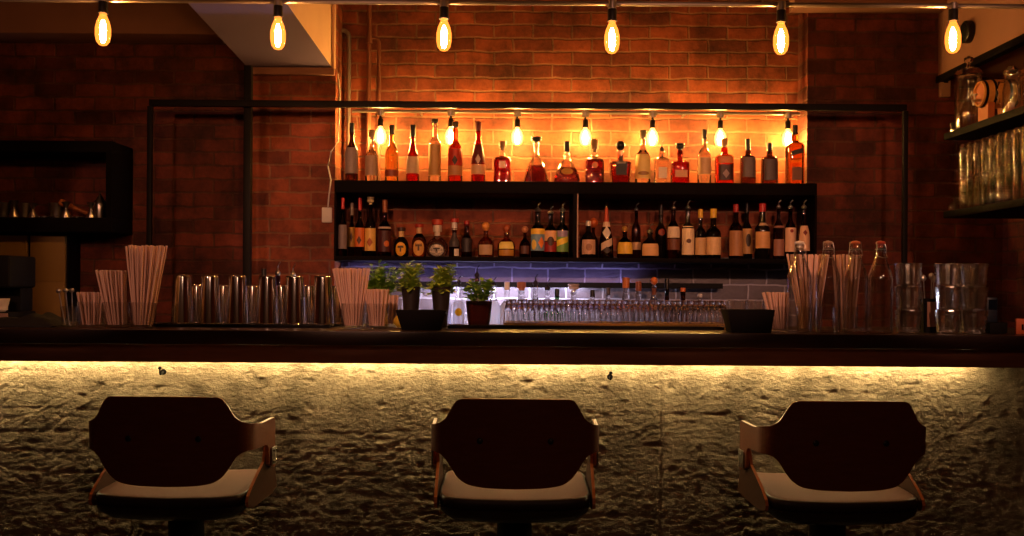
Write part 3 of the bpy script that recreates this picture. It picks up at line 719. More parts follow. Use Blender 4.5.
UPPER = [
 ('liquor_bottle', 'dark bottle with black cap and grey label, first on the upper shelf', 352, 13, 123, 'std', 'dark', ('capsule', '#141010'), [(148, 174, 1.2, '#8d7a74', 'rect')], 2, 133, None),
 ('liquor_bottle', 'pale bottle with brown paper label below the first shelf bulb', 372, 13, 130, 'std', 'clear', ('cork', '#8a6a4a'), [(156, 176, 1.2, '#a5836a', 'rect')], 2, 140, None),
 ('liquor_bottle', 'clear yellowish bottle with black cap, third on the upper shelf', 392, 13.5, 125, 'std', 'yellow', ('capsule', '#171010'), [(170, 177, 1.1, '#8a3a20', 'rect')], 2, 135, None),
 ('liquor_bottle', 'dark red cognac bottle with long black cap and cream label', 413, 13, 125, 'slope', 'deepred', ('capsule', '#171010'), [(157, 174, 1.2, '#c9a988', 'rect')], 2, 137, None),
 ('liquor_bottle', 'tall clear bottle with a tan label up its whole body', 435, 12.5, 119, 'tall', 'clear', ('cork', '#2a201a'), [(145, 176, 1.2, '#bf8f52', 'rect')], 2, 124, None),
 ('liquor_bottle', 'red label bottle with dark peak emblem under the second shelf bulb', 455.5, 14.5, 122, 'std', 'red', ('cork', '#4a3a2a'), [(149, 166, 1.25, '#b52a18', 'rect'), (166.3, 176, 1.25, '#b98050', 'rect'), (156, 166, .4, '#3a1512', 'star')], 2, 129, None),
 ('liquor_bottle', 'dark red bottle with crimson cap and tan band, left of square decanter', 478.5, 14, 122, 'slope', 'deepred', ('capsule', '#5a1414'), [(145, 164, 1.25, '#5a1414', 'rect'), (165, 175, 1.25, '#c79a6c', 'rect'), (155, 165, .4, '#b9a090', 'star')], 2, 131, None),
 ('decanter', 'square red decanter with cork stopper and small cream label', 502.5, 17.5, 141, 'widesq', 'clear', ('cork', '#8a6440'), [(162, 169, .35, '#d8b088', 'rect')], 6, 151, (red_l, 157)),
 ('decanter', 'bell shaped cognac decanter flaring to a wide base', 536.5, 27, 137, 'bell', 'clear', ('knob', '#1a1210'), [], 2, 143, (red_l, 166)),
 ('decanter', 'squat flask decanter with gold oval label and black cap', 567, 27, 141.5, 'flask', 'clear', ('capsule', '#1a1210'), [(169, 175.5, .55, '#b08a3c', 'oval')], 2, 152, (red_l, 168)),
 ('decanter', 'square decanter of red spirit with tall cork below the fourth bulb', 594.5, 19, 139.5, 'widesq', 'clear', ('cork', '#8f6a42'), [(163, 169, .3, '#b97a3c', 'oval')], 6, 153, (red_l, 160)),
 ('decanter', 'tapered square decanter with black shield label and ball stopper', 620.5, 21.5, 141, 'taper', 'clear', ('ball', '#151010'), [(156, 176, .55, '#1d1512', 'rect'), (163, 165, .4, '#8a8078', 'rect')], 6, 151, (amb_l, 155.5)),
 ('liquor_bottle', 'pale yellow label bottle with cork stopper and clear shoulders', 643, 15.5, 130, 'std', 'clear', ('cork', '#7a6848'), [(155, 179, 1.25, '#e0c070', 'rect'), (172, 176, .8, '#9a6a34', 'oval')], 2, 140, None),
 ('liquor_bottle', 'clear square bottle with chrome pour spout and small dark emblem', 662, 14, 140, 'widesq', 'clear', ('pourer', '#2a1c18'), [(154, 160, .3, '#2a1c18', 'oval'), (168, 179, .6, '#d8c0a0', 'rect')], 6, 152, None),
 ('liquor_bottle', 'dark red square bottle with black stopper and tan stripe label', 680, 17.5, 143.5, 'square', 'deepred', ('knob', '#151010'), [(171, 178, .75, '#c08a58', 'rect')], 6, 151, None),
 ('liquor_bottle', 'clear tall bottle with dark cap and beige label below sixth bulb', 704.5, 13.5, 129.5, 'std', 'clear', ('capsule', '#2a201c'), [(158, 175, 1.2, '#c9a070', 'rect')], 2, 139, None),
 ('liquor_bottle', 'amber round shouldered bottle with cork and dark lower label', 724.5, 18, 138.5, 'widesq', 'red', ('cork', '#a87c50'), [(157, 164, .9, '#c8763a', 'rect'), (165.5, 181, .9, '#3a1a18', 'rect'), (170, 179, .4, '#8a7070', 'star')], 3, 148, None),
 ('liquor_bottle', 'dark bottle with tall black cap and grey label, third from right up top', 748, 15, 139, 'widesq', 'dark', ('capsule', '#151010'), [(158, 178, 1.0, '#5d4a45', 'rect')], 3, 151, None),
 ('liquor_bottle', 'short dark bottle with black cap, second from right on upper shelf', 769.5, 16, 143, 'widesq', 'dark', ('capsule', '#171212'), [(160, 181, 1.0, '#4a3838', 'rect')], 3, 152, None),
 ('liquor_bottle', 'large square amber bottle with slanted black label at shelf end', 795, 16.5, 125, 'widesq', 'amber', ('capsule', '#1a1410'), [(149, 157, .85, '#1c1614', 'diag'), (168, 181, .6, '#7a4a34', 'rect')], 6, 135, None),
]
for (kd, lb, px, w, yt, pf, gl, cap, pa, n, yc, liq) in UPPER:
    bottle(kd, lb, up, px, w, yt, YU, Z1, pf, gl, cap, pa, n, 1.0 if kd == 'liquor_bottle' or n == 6 else .8, liq, yc)
YL = 5.23
lo_ = 'spirit bottles on the lower shelf'
LOWER = [
 ('liquor_bottle', 'dark bottle with red capsule and grey label at the lower shelf corner', 343, 9, 198, 'std', 'dark', ('capsule', '#c02a2a'), [(225, 249, 1.2, '#7a6a6c', 'rect')], 2, 210, None),
 ('liquor_bottle', 'dark bottle with pale neck and yellow label, second on lower shelf', 352, 8.5, 203, 'std', 'dark', ('capsule', '#b09a88'), [(227.5, 247, 1.2, '#d09a3c', 'rect'), (232, 243, .4, '#5a3418', 'star')], 2, 216, None),
 ('liquor_bottle', 'dark bottle with red capsule and orange label, third on lower shelf', 360, 10, 198, 'std', 'dark', ('capsule', '#b52a26'), [(228, 247, 1.2, '#cf6a2c', 'rect'), (236, 245, .5, '#4a2a18', 'star')], 2, 211, None),
 ('liquor_bottle', 'dark bottle with cream cap and tall yellow label below the glass tube', 370.7, 11, 197, 'std', 'dark', ('knob', '#d8c08a'), [(228.5, 251, 1.25, '#dfb25c', 'rect'), (238, 247, .6, '#a5552a', 'star')], 2, 205, None),
 ('liquor_bottle', 'dark maroon bottle with orange brown cap and small orange patch', 385, 13.5, 200, 'std', 'dark', ('capsule', '#8a4a2a'), [(227, 229, 1.3, '#b9a49a', 'rect'), (241, 247, .4, '#c9682a', 'oval', .4), (231, 252, 1.2, '#43161a', 'rect')], 2, 213, None),
 ('liquor_bottle', 'squat black bottle with round yellow label', 401.5, 15, 228, 'disc', 'black', ('capsule', '#e0b878', '#3a1814'), [(242.5, 257, .75, '#e0a52c', 'oval'), (246, 252, .4, '#3a2a14', 'tee')], 2, 238, None),
 ('liquor_bottle', 'squat amber bottle with red cap and round gold label', 419.3, 15, 224.5, 'disc', 'amber', ('capsule', '#d8b088', '#b03422'), [(240.5, 256, .8, '#e0a95c', 'oval'), (244, 251, .45, '#5a3a20', 'tee')], 2, 234, None),
 ('liquor_bottle', 'clear round bottle with white collar and large round white label', 437.5, 22, 220, 'round', 'silver', ('cork', '#d8c9bc', '#b03a28'), [(244, 257.5, .8, '#3a3230', 'oval'), (245, 256.6, .72, '#e4d6c6', 'oval'), (247.5, 253, .36, '#4a4038', 'tee')], 2, 236.5, None),
 ('liquor_bottle', 'dark slim bottle with red cap and white neck on the lower shelf', 454.5, 11, 219, 'narrow', 'dark', ('capsule', '#d8ccc4', '#b02e24'), [(233, 247, 1.0, '#3c3436', 'rect'), (249, 256, .45, '#d0c4b4', 'rect', .5)], 2, 230, None),
 ('liquor_bottle', 'dark slim bottle with small red cap left of the cork ball bottle', 466.8, 11.5, 221, 'narrow', 'dark', ('capsule', '#a42a24'), [(238, 252, 1.0, '#2c2426', 'rect')], 2, 226, None),
 ('liquor_bottle', 'squat clear bottle with tan ball cork, left one of the cork ball trio', 486, 16.5, 222, 'squat', 'gold', ('ball', '#d08a44'), [(245, 255, .9, '#a88868', 'rect')], 2, 231, None),
 ('liquor_bottle', 'squat yellow label bottle with brown ball cork, middle of its trio', 506.5, 18, 224.5, 'squat', 'gold', ('ball', '#9a4c2c'), [(242, 249, .9, '#e6cf6a', 'rect'), (250, 256, .9, '#a8782c', 'rect')], 2, 233, None),
 ('liquor_bottle', 'small dark red bottle with pale ball cork beside colourful labels', 525, 11.5, 226, 'squat', 'dark', ('ball', '#c08058'), [(246, 254, .8, '#5a3428', 'rect')], 2, 233, None),
 ('liquor_bottle', 'tall dark bottle with yellow blue and orange label', 538, 14, 203, 'wine', 'olive', ('pourer', None), [(229, 251, 1.25, '#6a8aa0', 'rect'), (229, 234.5, 1.25, '#e0b53c', 'rect'), (237, 249, .5, '#e07a2c', 'star', .5), (240, 250, .4, '#e4c45a', 'oval', -.6)], 2, 212, None),
 ('liquor_bottle', 'tall dark bottle with cream label over a red and black band', 550.7, 12.5, 206.5, 'wine', 'olive', ('pourer', None), [(231, 241, 1.25, '#e0ab78', 'rect'), (242, 252, 1.25, '#8a1c1c', 'rect'), (237, 246, .6, '#3a2016', 'oval')], 2, 214, None),
 ('liquor_bottle', 'tall dark bottle with diagonal yellow green label beside the divider', 562.5, 12.5, 203, 'wine', 'olive', ('pourer', None), [(231, 252, 1.25, '#6e9a4a', 'rect'), (236, 247, 1.1, '#ecc83c', 'diag'), (231, 237, .9, '#9a86a0', 'rect')], 2, 212, None),
 ('liquor_bottle', 'squat dark bottle with white cap and beige label right of divider', 588.5, 16, 221, 'squat', 'black', ('capsule', '#e0d4c4'), [(240, 254.5, .95, '#c99c7c', 'rect'), (244, 251, .4, '#9a6a4c', 'oval')], 2, 226, None),
 ('liquor_bottle', 'tall cone bottle painted in white red and black patches', 606.5, 15, 198, 'cone', 'dark', ('', None), [(208, 222, 1.0, '#c04a30', 'rect'), (226, 240, .9, '#e0d0c0', 'star'), (238, 251, .9, '#c9b09a', 'diag'), (247, 254, .7, '#2a1816', 'star'), (222, 227, 1.1, '#d8b8a0', 'rect')], 2, 200.5, None),
 ('liquor_bottle', 'squat round bottle with wide yellow label and gold stopper', 624.8, 16, 226, 'squat', 'dark', ('ball', '#a87c34'), [(242.5, 254, 1.1, '#e4b840', 'rect')], 2, 232, None),
 ('liquor_bottle', 'slim dark bottle with a low beige label, right of the yellow label', 636.3, 9.5, 203, 'std', 'dark', ('pourer', None), [(242.5, 250, 1.2, '#c49a72', 'rect')], 2, 211, None),
 ('liquor_bottle', 'squat black bottle with wide cream label, left of red emblem bottle', 650, 18, 224, 'squat', 'black', ('pourer', None), [(244, 256, 1.1, '#dcab74', 'rect')], 2, 233, None),
 ('liquor_bottle', 'tall black bottle with dull red round emblem', 661, 12, 205, 'std', 'black', ('capsule', '#201414'), [(229, 236, .6, '#8a3020', 'oval')], 2, 216, None),
 ('liquor_bottle', 'tall bottle with white label above a brown band and wire neck', 673.5, 12.5, 201, 'std', 'dark', ('pourer', None), [(227, 238, 1.2, '#dcc4a8', 'rect'), (239, 250, 1.2, '#6a3a28', 'rect')], 2, 210, None),
 ('liquor_bottle', 'black bottle with tall white label and small round dark spot', 688, 12.5, 200.5, 'wine', 'black', ('pourer', None), [(226.5, 255, 1.25, '#e2c6a0', 'rect'), (239, 243.5, .4, '#5a3428', 'oval')], 2, 210, None),
 ('liquor_bottle', 'dark bottle with yellow capsule and beige label, left of the yellow capsules', 700.5, 11, 209.5, 'wine', 'olive', ('capsule', '#e2b234'), [(238, 255, 1.25, '#c49e70', 'rect')], 2, 218, None),
 ('liquor_bottle', 'dark bottle with yellow capsule and wide cream label, right of its pair', 713.5, 15, 209, 'wine', 'olive', ('capsule', '#e6b838'), [(237.5, 255, 1.25, '#d8b284', 'rect')], 2, 218, None),
 ('liquor_bottle', 'dark bottle with red capsule and large brown beige label', 736, 14, 204.5, 'std', 'dark', ('capsule', '#a3282a'), [(231, 256, 1.25, '#a8764e', 'rect')], 2, 213, None),
 ('liquor_bottle', 'dark bottle with curved beige label behind the red capsule bottle', 747, 11, 203.5, 'std', 'black', ('capsule', '#1c1414'), [(229, 254, 1.2, '#bf8f58', 'rect'), (234, 247, .5, '#2a1a14', 'oval', .1)], 2, 213, None),
 ('liquor_bottle', 'broad dark bottle with red capsule and square beige label', 762.5, 15, 203.5, 'wine', 'black', ('capsule', '#b02a30'), [(232, 248.5, 1.25, '#d29c64', 'rect'), (223, 226, .9, '#c0a080', 'rect')], 2, 212, None),
 ('liquor_bottle', 'slim dark bottle with low brown label, third from lower shelf end', 778.7, 11, 200, 'std', 'dark', ('pourer', None), [(239.5, 256, 1.2, '#946454', 'rect'), (226, 228, 1.2, '#8a5a4c', 'rect')], 2, 209, None),
 ('liquor_bottle', 'dark bottle with white label and tiny red dot, second from lower end', 790.5, 11.5, 200, 'std', 'dark', ('pourer', None), [(228, 252, 1.2, '#d8ac90', 'rect'), (229.5, 233, .3, '#8a2420', 'oval')], 2, 209, None),
 ('liquor_bottle', 'dark bottle with white label and red star at the shelf end', 804, 11.5, 200, 'slope', 'dark', ('pourer', None), [(226, 251, 1.1, '#dcae8c', 'rect'), (230, 236, .45, '#7a1c1c', 'star')], 2, 209, None),
]
for (kd, lb, px, w, yt, pf, gl, cap, pa, n, yc, liq) in LOWER:
    bottle(kd, lb, lo_, px, w, yt, 5.165 if px in (343, 804) else YL + (.085 if px in (352, 661, 747, 636.3, 525, 466.8) else 0), Z2, pf, gl, cap, pa, n, 1.0, liq, yc)
# tall clear tube bottle at the back of the lower shelf
x = X_(372, 200, 5.33)
tb = thing('glass_tube', 'tall clear glass tube rising behind the yellow label bottles', 'glass tube', (x, 5.33, Z2 + .0005), 0)
hh = Z1 - .066 - Z2
MB().lathe([(.04, 0), (.04, hh), (.037, hh), (.037, .006), (.001, .006)], 24, capt=False).build('tube_wall', M_clear, tb, angle=50)
MB().lathe([(.0415, hh * .93), (.0415, hh * .985), (.0403, hh * .985), (.0403, hh * .93)], 24, closed=True).build('rim_band', M_copper, tb)
# second orange-capped bottle behind the squat one
bottle('liquor_bottle', 'orange capped bottle hidden behind the squat white capped bottle', lo_, 593.5, 11, 218, 5.33, Z2, 'squat', 'dark', ('ball', '#c8602c'), [], 2, 1, None, 228)

# bottles of the back bar, lit from the ledge
ZBB = .99; YBb = 5.12
lb_ = 'bottles standing on the back bar'
BACKB = [
 ('pale label bottle with round yellow spot, lit behind the planter tray', 459, 12, 276, 'std', 'thin', ('pourer', '#15101a'), [(302, 326, 1.2, '#e4e4f0', 'rect'), (308, 316, .6, '#e8c23c', 'oval')], 284),
 ('pale blue white bottle glowing between the two pots', 446, 11, 282, 'std', 'thin', ('capsule', '#e8e4f0'), [(298, 326, 1.2, '#dcdcf0', 'rect')], 289),
 ('bottle with black pour spout rising above the right herb pot', 477, 12, 265, 'std', 'dark', ('pourer', '#181016'), [(295, 322, 1.2, '#cfcfe0', 'rect')], 278),
 ('white label bottle beside the right herb pot, brightly lit', 494, 13, 277, 'std', 'thin', ('pourer', '#15101a'), [(301, 325, 1.25, '#f0f0f8', 'rect')], 287),
 ('white capped bottle with broad white label, brightest on the back bar', 507, 14, 282, 'std', 'thin', ('capsule', '#ece8f0'), [(303, 326, 1.25, '#f2f2fa', 'rect')], 290),
 ('clear bottle with brown cork left of the dark spout pair', 521.5, 17, 282, 'slope', 'clear', ('cork', '#9a5a34'), [], 291),
 ('bottle with dark pour spout above the cut glasses, left of green one', 535.5, 13, 274, 'std', 'clear', ('pourer', '#1c1418'), [], 286),
 ('clear bottle with a round green label', 547.5, 14, 279, 'std', 'clear', ('pourer', '#1a1418'), [(305, 319, .8, '#2f7a36', 'oval')], 291),
 ('green bottle with black cap behind the row of glasses', 557, 12, 289, 'std', 'green', ('capsule', '#14201a'), [], 297),
 ('clear bottle with clear glass stopper in the middle of the back bar', 573.5, 15, 284, 'slope', 'clear', ('knob', '#b8a8a8'), [], 292),
 ('black capped clear bottle, right of the glass stopper bottle', 592.5, 12, 290, 'std', 'clear', ('capsule', '#120e10'), [], 297),
 ('clear bottle with grey cap between black cap and copper cap', 608, 12, 288, 'std', 'clear', ('capsule', '#4a4046'), [], 295),
 ('clear bottle with tall copper cap', 626, 16, 277.5, 'slope', 'clear', ('capsule', '#b86a38'), [], 288),
 ('clear bottle with shorter copper brown cap beside the tall copper cap', 638.5, 14, 281.5, 'slope', 'clear', ('capsule', '#8a4a30'), [], 291),
 ('bottle with orange ball stopper and pale collar', 654, 13, 277, 'std', 'clear', ('ball', '#c8703c'), [(288, 295, 1, '#c89080', 'rect')], 285),
 ('bottle with black cap right of the orange ball stopper', 667, 12, 279, 'std', 'dark', ('capsule', '#120c0e'), [], 290),
 ('dark bottle with flat orange cap above the glasses', 683, 14, 288, 'std', 'dark', ('capsule', '#c0683c'), [], 292),
 ('clear bottle with white cap near the black caddy', 700, 12, 294, 'std', 'clear', ('capsule', '#c8c4d0'), [], 298),
]
for i, (lb, px, w, yt, pf, gl, cap, pa, yc) in enumerate(BACKB):
    bottle('liquor_bottle', lb, lb_, px, w, yt, YBb + (.04 if i % 2 else -.03), ZBB, pf, gl, cap, pa, 2, 1.0, None, yc, pm=paper)
for lb, px, yt, cap, yc in (('black capped bottle peeping out above the steel shakers', 264, 269, ('capsule', '#151010'), 276), ('bottle with curved pour spout behind the fourth shaker, left of another spout', 278, 262, ('pourer', None), 276),
                            ('bottle with curved pour spout above the fifth shaker', 293, 264, ('pourer', None), 277)):
    bottle('liquor_bottle', lb, lb_, px, 13, yt, 5.0, ZBB, 'std', 'dark', cap, [], 2, 1.0, None, yc)
# ------------------------------------------------------------------ on the bar: straws, tumblers, shakers
def hollow(mb, outer, wall=.002, base=.006, seg=24, n=2.0, wob=None, **k):
    """a drinking vessel: outside, lip, inside"""
    mb.lathe(outer, seg, n, capt=False, wob=wob, **k)
    zi = outer[0][1] + base
    inner = [(r - wall, h) for r, h in outer if h > zi + .001]
    inner = [(max(.002, inner[0][0] - .0005), zi)] + inner
    o = len(mb.v)
    mb.lathe(list(reversed(inner)), seg, n, capt=True, capb=False, **k)
    # lip
    tot = o - seg
    ring_o = [tot + i for i in range(seg)]; ring_i = [o + i for i in range(seg)]
    mb.f += [(ring_o[i], ring_o[(i + 1) % seg], ring_i[(i + 1) % seg], ring_i[i]) for i in range(seg)]; mb.m += [0] * seg
    return mb
MESH = {}
def shared(key, fn, name):
    """one mesh per kind, used by every copy"""
    if key not in MESH:
        o = fn(); MESH[key] = o.data; o.name = name; return o
    o = bpy.data.objects.new(name, MESH[key]); C.objects.link(o); return o
def cut_tumbler(R=.047, H=.092):
    rows = [(.86, 0), (.9, .03)] + [(.9 + .08 * k / 9, .05 + .55 * k / 9) for k in range(10)] + [(.985, .66), (.99, .8), (1, .97), (.99, 1)]
    w = lambda k, i: (1.012 if (k + i) % 2 else .972) if 2 <= k <= 11 else 1
    return hollow(MB(), [(r * R, h * H) for r, h in rows], .0028, .010, 28, wob=w).build('cut_tumbler', M_thin, angle=12)
def straw(L):
    return MB().lathe([(.0038, 0), (.0038, L)], 7, capt=True).build('drinking_straw', M_straw, angle=60)
def straws(px, py, Y, n, ytop, pxl, pxr, label, group, R=.047, H=.092, glabel=None, ky=1.15, cup=True):
    """a cut glass tumbler with a fan of straws between pxl and pxr at their tops"""
    x, _ = PX(px, py, Y)
    if cup:
        o = shared(('cut', R, H), lambda: cut_tumbler(R, H), 'cut_tumbler'); o.location = (x, Y, ZT + .0004); o.rotation_euler = (0, 0, random.random())
        tag(o, glabel, 'glass')
    r0 = .66 * R; z0 = ZT + .0115; zt = Z_((pxl + pxr) / 2, ytop, Y); L = zt - z0
    xl, xr = X_(pxl, ytop, Y) - x, X_(pxr, ytop, Y) - x
    cxm, hw = (xl + xr) / 2, (xr - xl) / 2
    for k in range(n):
        rr = math.sqrt((k + .5) / n); a = k * 2.39996
        u, v = rr * math.cos(a), rr * math.sin(a)
        p0 = Vector((x + u * r0, Y + v * r0, z0))
        zz = L * (1 - .02 * random.random())
        p1 = Vector((x + cxm + u * hw, Y + v * r0 * ky, z0 + zz))
        d = p1 - p0
        o = shared('straw', lambda: straw(.2), 'drinking_straw')
        o.location = p0; o.rotation_mode = 'QUATERNION'; o.rotation_quaternion = Vector((0, 0, 1)).rotation_difference(d); o.scale = (1, 1, d.length / .2)
        tag(o, label, 'straw', group)
straws(91, 328, 3.60, 24, 292, 75, 103, 'short pale straw in the leftmost straw tumbler', 'short straws in the leftmost tumbler', glabel='cut glass tumbler of short straws beside the bar spoons, leftmost of three')
straws(117, 328, 3.60, 32, 270, 95, 126, 'pale straw leaning left in the middle one of the left tumblers', 'straws leaning from the second tumbler', glabel='cut glass tumbler holding straws that lean left, middle of three')
straws(143, 328, 3.60, 44, 245, 125, 167, 'long pale straw in the tall fan left of the shakers', 'long straws left of the shakers', glabel='cut glass tumbler holding the tallest straws, next to the shakers')
straws(353, 328, 3.66, 44, 268, 332, 370, 'long pale straw in the fan right of the shakers', 'long straws right of the shakers', R=.044, glabel='cut glass tumbler holding a tall fan of straws right of the shakers')
straws(377, 329, 3.66, 32, 289, 364, 390, 'short pale straw in the tumbler beside the black planter tray', 'short straws beside the planter tray', R=.043, glabel='cut glass tumbler of short straws, left of the black planter tray')
straws(391.5, 326, 3.84, 14, 295, 387, 398, 'pale straw in the small glass half hidden by the planter tray', 'straws in the small hidden glass', R=.026, H=.07, glabel='small cut glass of straws half hidden behind the planter tray')
straws(778.5, 333, 3.615, 28, 292, 761, 789, 'short pale straw in the tumbler beside the black caddy', 'short straws beside the black caddy', R=.034, glabel='cut glass tumbler of short straws between caddy and swing top bottles')
straws(809, 333, 3.69, 34, 254, 786, 832, 'long pale straw behind the two left swing top bottles', 'long straws behind the left swing top bottles', glabel='cut glass tumbler of long straws behind the two left swing top bottles')
straws(845, 333, 3.69, 30, 254, 830, 862, 'long pale straw behind the two middle swing top bottles', 'long straws behind the middle swing top bottles', glabel='cut glass tumbler of long straws behind the middle swing top bottles')

# mats
def slab(name, label, cat, pxa, pxb, Ya, Yb, h, m, bev=.002):
    x0, x1 = X_(pxa, 328, (Ya + Yb) / 2), X_(pxb, 328, (Ya + Yb) / 2)
    t = thing(name, label, cat, ((x0 + x1) / 2, (Ya + Yb) / 2, ZT + .0003))
    w, d = (x1 - x0) / 2, (Yb - Ya) / 2
    MB().box(-w, w, -d, d, 0, h).build('mat_sheet', m, t, bevel=bev)
    b = MB()
    for (a0, a1, b0, b1) in ((-w, w, -d, -d + .006), (-w, w, d - .006, d), (-w, -w + .006, -d + .006, d - .006), (w - .006, w, -d + .006, d - .006)): b.box(a0, a1, b0, b1, h + .0001, h + .004)
    b.build('raised_edge', m, t)
    return t
slab('bar_mat', 'long black rubber bar mat under the steel shakers', 'bar mat', 165, 336, 3.675, 3.96, .006, M_rubber)
slab('bar_mat', 'black rubber bar mat in front of the rack of small glasses', 'bar mat', 448, 722, 3.72, 3.80, .006, M_rubber)

# shaker tins standing upside down
def tin(R0, R1, H, label, group, loc):
    def mk():
        t = thing('shaker_tin', label, 'cocktail shaker', loc, 0, group)
        MB().lathe([(R0, .004), (R0 * .995, .012), (R1 * 1.02, H * .96), (R1, H * .985), (R1 * .93, H), (R1 * .9, H * .985), (.002, H * .98)], 32, capb=True, capt=False).build('tin_body', M_steel, t, angle=40)
        MB().lathe([(R0 * 1.005, 0), (R0 * 1.035, .002), (R0 * 1.035, .006), (R0 * 1.0, .008)], 32, capb=True, capt=True).build('rolled_rim', M_steel, t)
        return t
    key = ('tin', R0, R1, H)
    if key not in MESH: MESH[key] = mk(); return MESH[key]
    return dup(MESH[key], loc, random.random() * 6, label, group)
zm = ZT + .0065
side = ['tall steel shaker tin upside down, first from the left beside the tallest straws', 'tall steel shaker tin upside down, second from the left', 'tall steel shaker tin upside down, third from the left', 'tall steel shaker tin upside down, fourth from the left',
        'tall steel shaker tin upside down, fifth from the left', 'tall steel shaker tin upside down, sixth and nearest the straw fan']
for k, px in enumerate((182, 209.5, 237, 267, 294.5, 322.5)):
    tin(.0405, .0315, Z_(px, 275, 3.745) - zm, side[k], 'tall shaker tins on the bar mat', (X_(px, 327, 3.745), 3.745, zm)) if k == 0 else tin(.0405, .0315, Z_(182, 275, 3.745) - zm, side[k], 'tall shaker tins on the bar mat', (X_(px, 327, 3.745), 3.745, zm))
for k, px in enumerate((196, 223, 252, 281, 308.5, 336)):
    tin(.037, .029, .150, 'short steel tin in the back row, %s' % (ORD[k] + ' from the left' if k < 5 else 'behind the straw fan'), 'short tins behind the tall shakers', (X_(px, 326, 3.875), 3.875, zm))

# rack of small glasses upside down
Yg = 3.90
def rack():
    x0, x1 = X_(503, 325, Yg - .06), X_(728, 325, Yg - .06)
    t = thing('glass_rack', 'shallow brass lattice rack carrying the rows of small upturned glasses', 'rack', ((x0 + x1) / 2, Yg, ZT + .0003))
    w = (x1 - x0) / 2
    MB().box(-w, w, -.085, .155, .015, .018).build('rack_plate', M_brass, t)
    n = int(2 * w / .018); lat = MB()
    for k in range(n):
        a = -w + 2 * w * k / n; b = -w + 2 * w * (k + 1) / n
        lat.tube([(a, -.083, .001), (b, -.083, .0145)], .002, 5); lat.tube([(b, -.0805, .001), (a, -.0805, .0145)], .002, 5)
    lat.build('lattice_side', M_brass, t)
    MB().box(-w, w, -.0855, -.0765, 0, .0022).build('bottom_rail', M_brass, t)
    MB().box(-w, w, .147, .155, 0, .0148).build('rear_rail', M_brass, t)
rack()
def small_glass():
    P = [(.0205, 0), (.0205, .012), (.0185, .038), (.0125, .068), (.0095, .082), (.0115, .090)]
    mb = MB()
    mb.lathe(P, 16, capb=False); mb.lathe([(r - .0013, h) for r, h in P[:4]] + [(.008, .074)], 16, capb=False)
    s = 16; o = 16 * len(P)
    mb.f += [(i, o + i, o + (i + 1) % s, (i + 1) % s) for i in range(s)]; mb.m += [0] * s
    return mb.build('shot_glass', M_clear, angle=40)
rows = [('small clear glass upside down in the front row of the brass rack', 'front row of upturned glasses', -.05, 20), ('small clear glass upside down in the rear row of the brass rack', 'rear row of upturned glasses', .01, 20)]
for lb, gp, dy, n in rows:
    for k in range(n):
        px = 508.5 + (k + (.5 if dy == .01 else 0) * .9) * 11.0
        o = shared('small', small_glass, 'shot_glass'); o.location = (X_(px, 322, Yg + dy), Yg + dy, ZT + .0187); tag(o, lb, 'glass', gp)

# planters
def leaf(mb, p, d, up, L, W):
    d = d.normalized(); s = d.cross(up)
    s = s.normalized() if s.length > 1e-3 else Vector((1, 0, 0)); n = s.cross(d)
    vs = [p, p + d * L * .3 + s * W * .8 + n * .15 * W, p + d * L * .3 + n * -.1 * W, p + d * L * .3 - s * W * .8 + n * .15 * W,
          p + d * L * .7 + s * W * .75, p + d * L * .7 - n * .25 * W, p + d * L * .7 - s * W * .75, p + d * L - n * .45 * W]
    mb.add(vs, [(0, 1, 2), (0, 2, 3), (1, 4, 5, 2), (2, 5, 6, 3), (4, 7, 5), (5, 7, 6)])
def herb(name, label, px, Y, zb, pot, ztop, pxl, pxr, yfl, yft, nl, leafL, leafm, seed, potm=M_pot, spread=.35):
    rnd = random.Random(seed)
    x = X_(px, 300, Y)
    t = thing(name, label, 'potted plant', (x, Y, zb))
    hollow(MB(), [(r, h) for r, h in pot], .003, .006, 24).build('pot', potm, t, angle=50)
    hp = pot[-1][1]; rp = pot[-1][0]
    MB().lathe([(rp * .8, hp * .82), (rp * .88, hp * .86), (rp * .3, hp * .89)], 18).build('soil', M_rubber, t)
    xl, xr = X_(pxl, 280, Y) - x, X_(pxr, 280, Y) - x
    zf0, zf1 = Z_(px, yfl, Y) - zb, Z_(px, yft, Y) - zb
    c = Vector(((xl + xr) / 2, 0, (zf0 + zf1) / 2)); rx, rz = (xr - xl) / 2, (zf1 - zf0) / 2
    stem, fol = MB(), MB()
    ns = max(8, nl // 12)
    for k in range(ns):
        a = rnd.random() * 2 * PI; q = rnd.random() ** .5
        e = c + Vector((rx * .85 * q * math.cos(a), min(rx, .06) * .85 * q * math.sin(a), rz * (rnd.random() * 1.6 - .65)))
        b = Vector((rp * .5 * q * math.cos(a), rp * .5 * q * math.sin(a), hp * .84))
        m = (b + e) / 2 + Vector((0, 0, .012)) + Vector((rnd.uniform(-.008, .008), 0, 0))
        stem.tube([b, m, e], .0013, 5)
        for j in range(nl // ns):
            u = .35 + .65 * (j + rnd.random()) / (nl // ns)
            p = (b * (1 - u) + e * u) if u < .5 else (m * (2 - 2 * u) + e * (2 * u - 1))
            az = rnd.random() * 2 * PI
            d = Vector((math.cos(az), math.sin(az), rnd.uniform(-.25, .9)))
            leaf(fol, p, d, Vector((0, 0, 1)), leafL * rnd.uniform(.6, 1.15), leafL * rnd.uniform(.26, .4))
    stem.build('stems', M_leaf, t); fol.build('foliage', leafm, t, angle=60)
    return t
herb('potted_herb', 'feathery herb pot behind the straw fans, tops at shelf height', 380, 3.98, ZT + .0004, [(.034, 0), (.036, .02), (.046, .11), (.047, .115)], 0, 352, 404, 298, 262, 620, .030, M_leaf, 3)
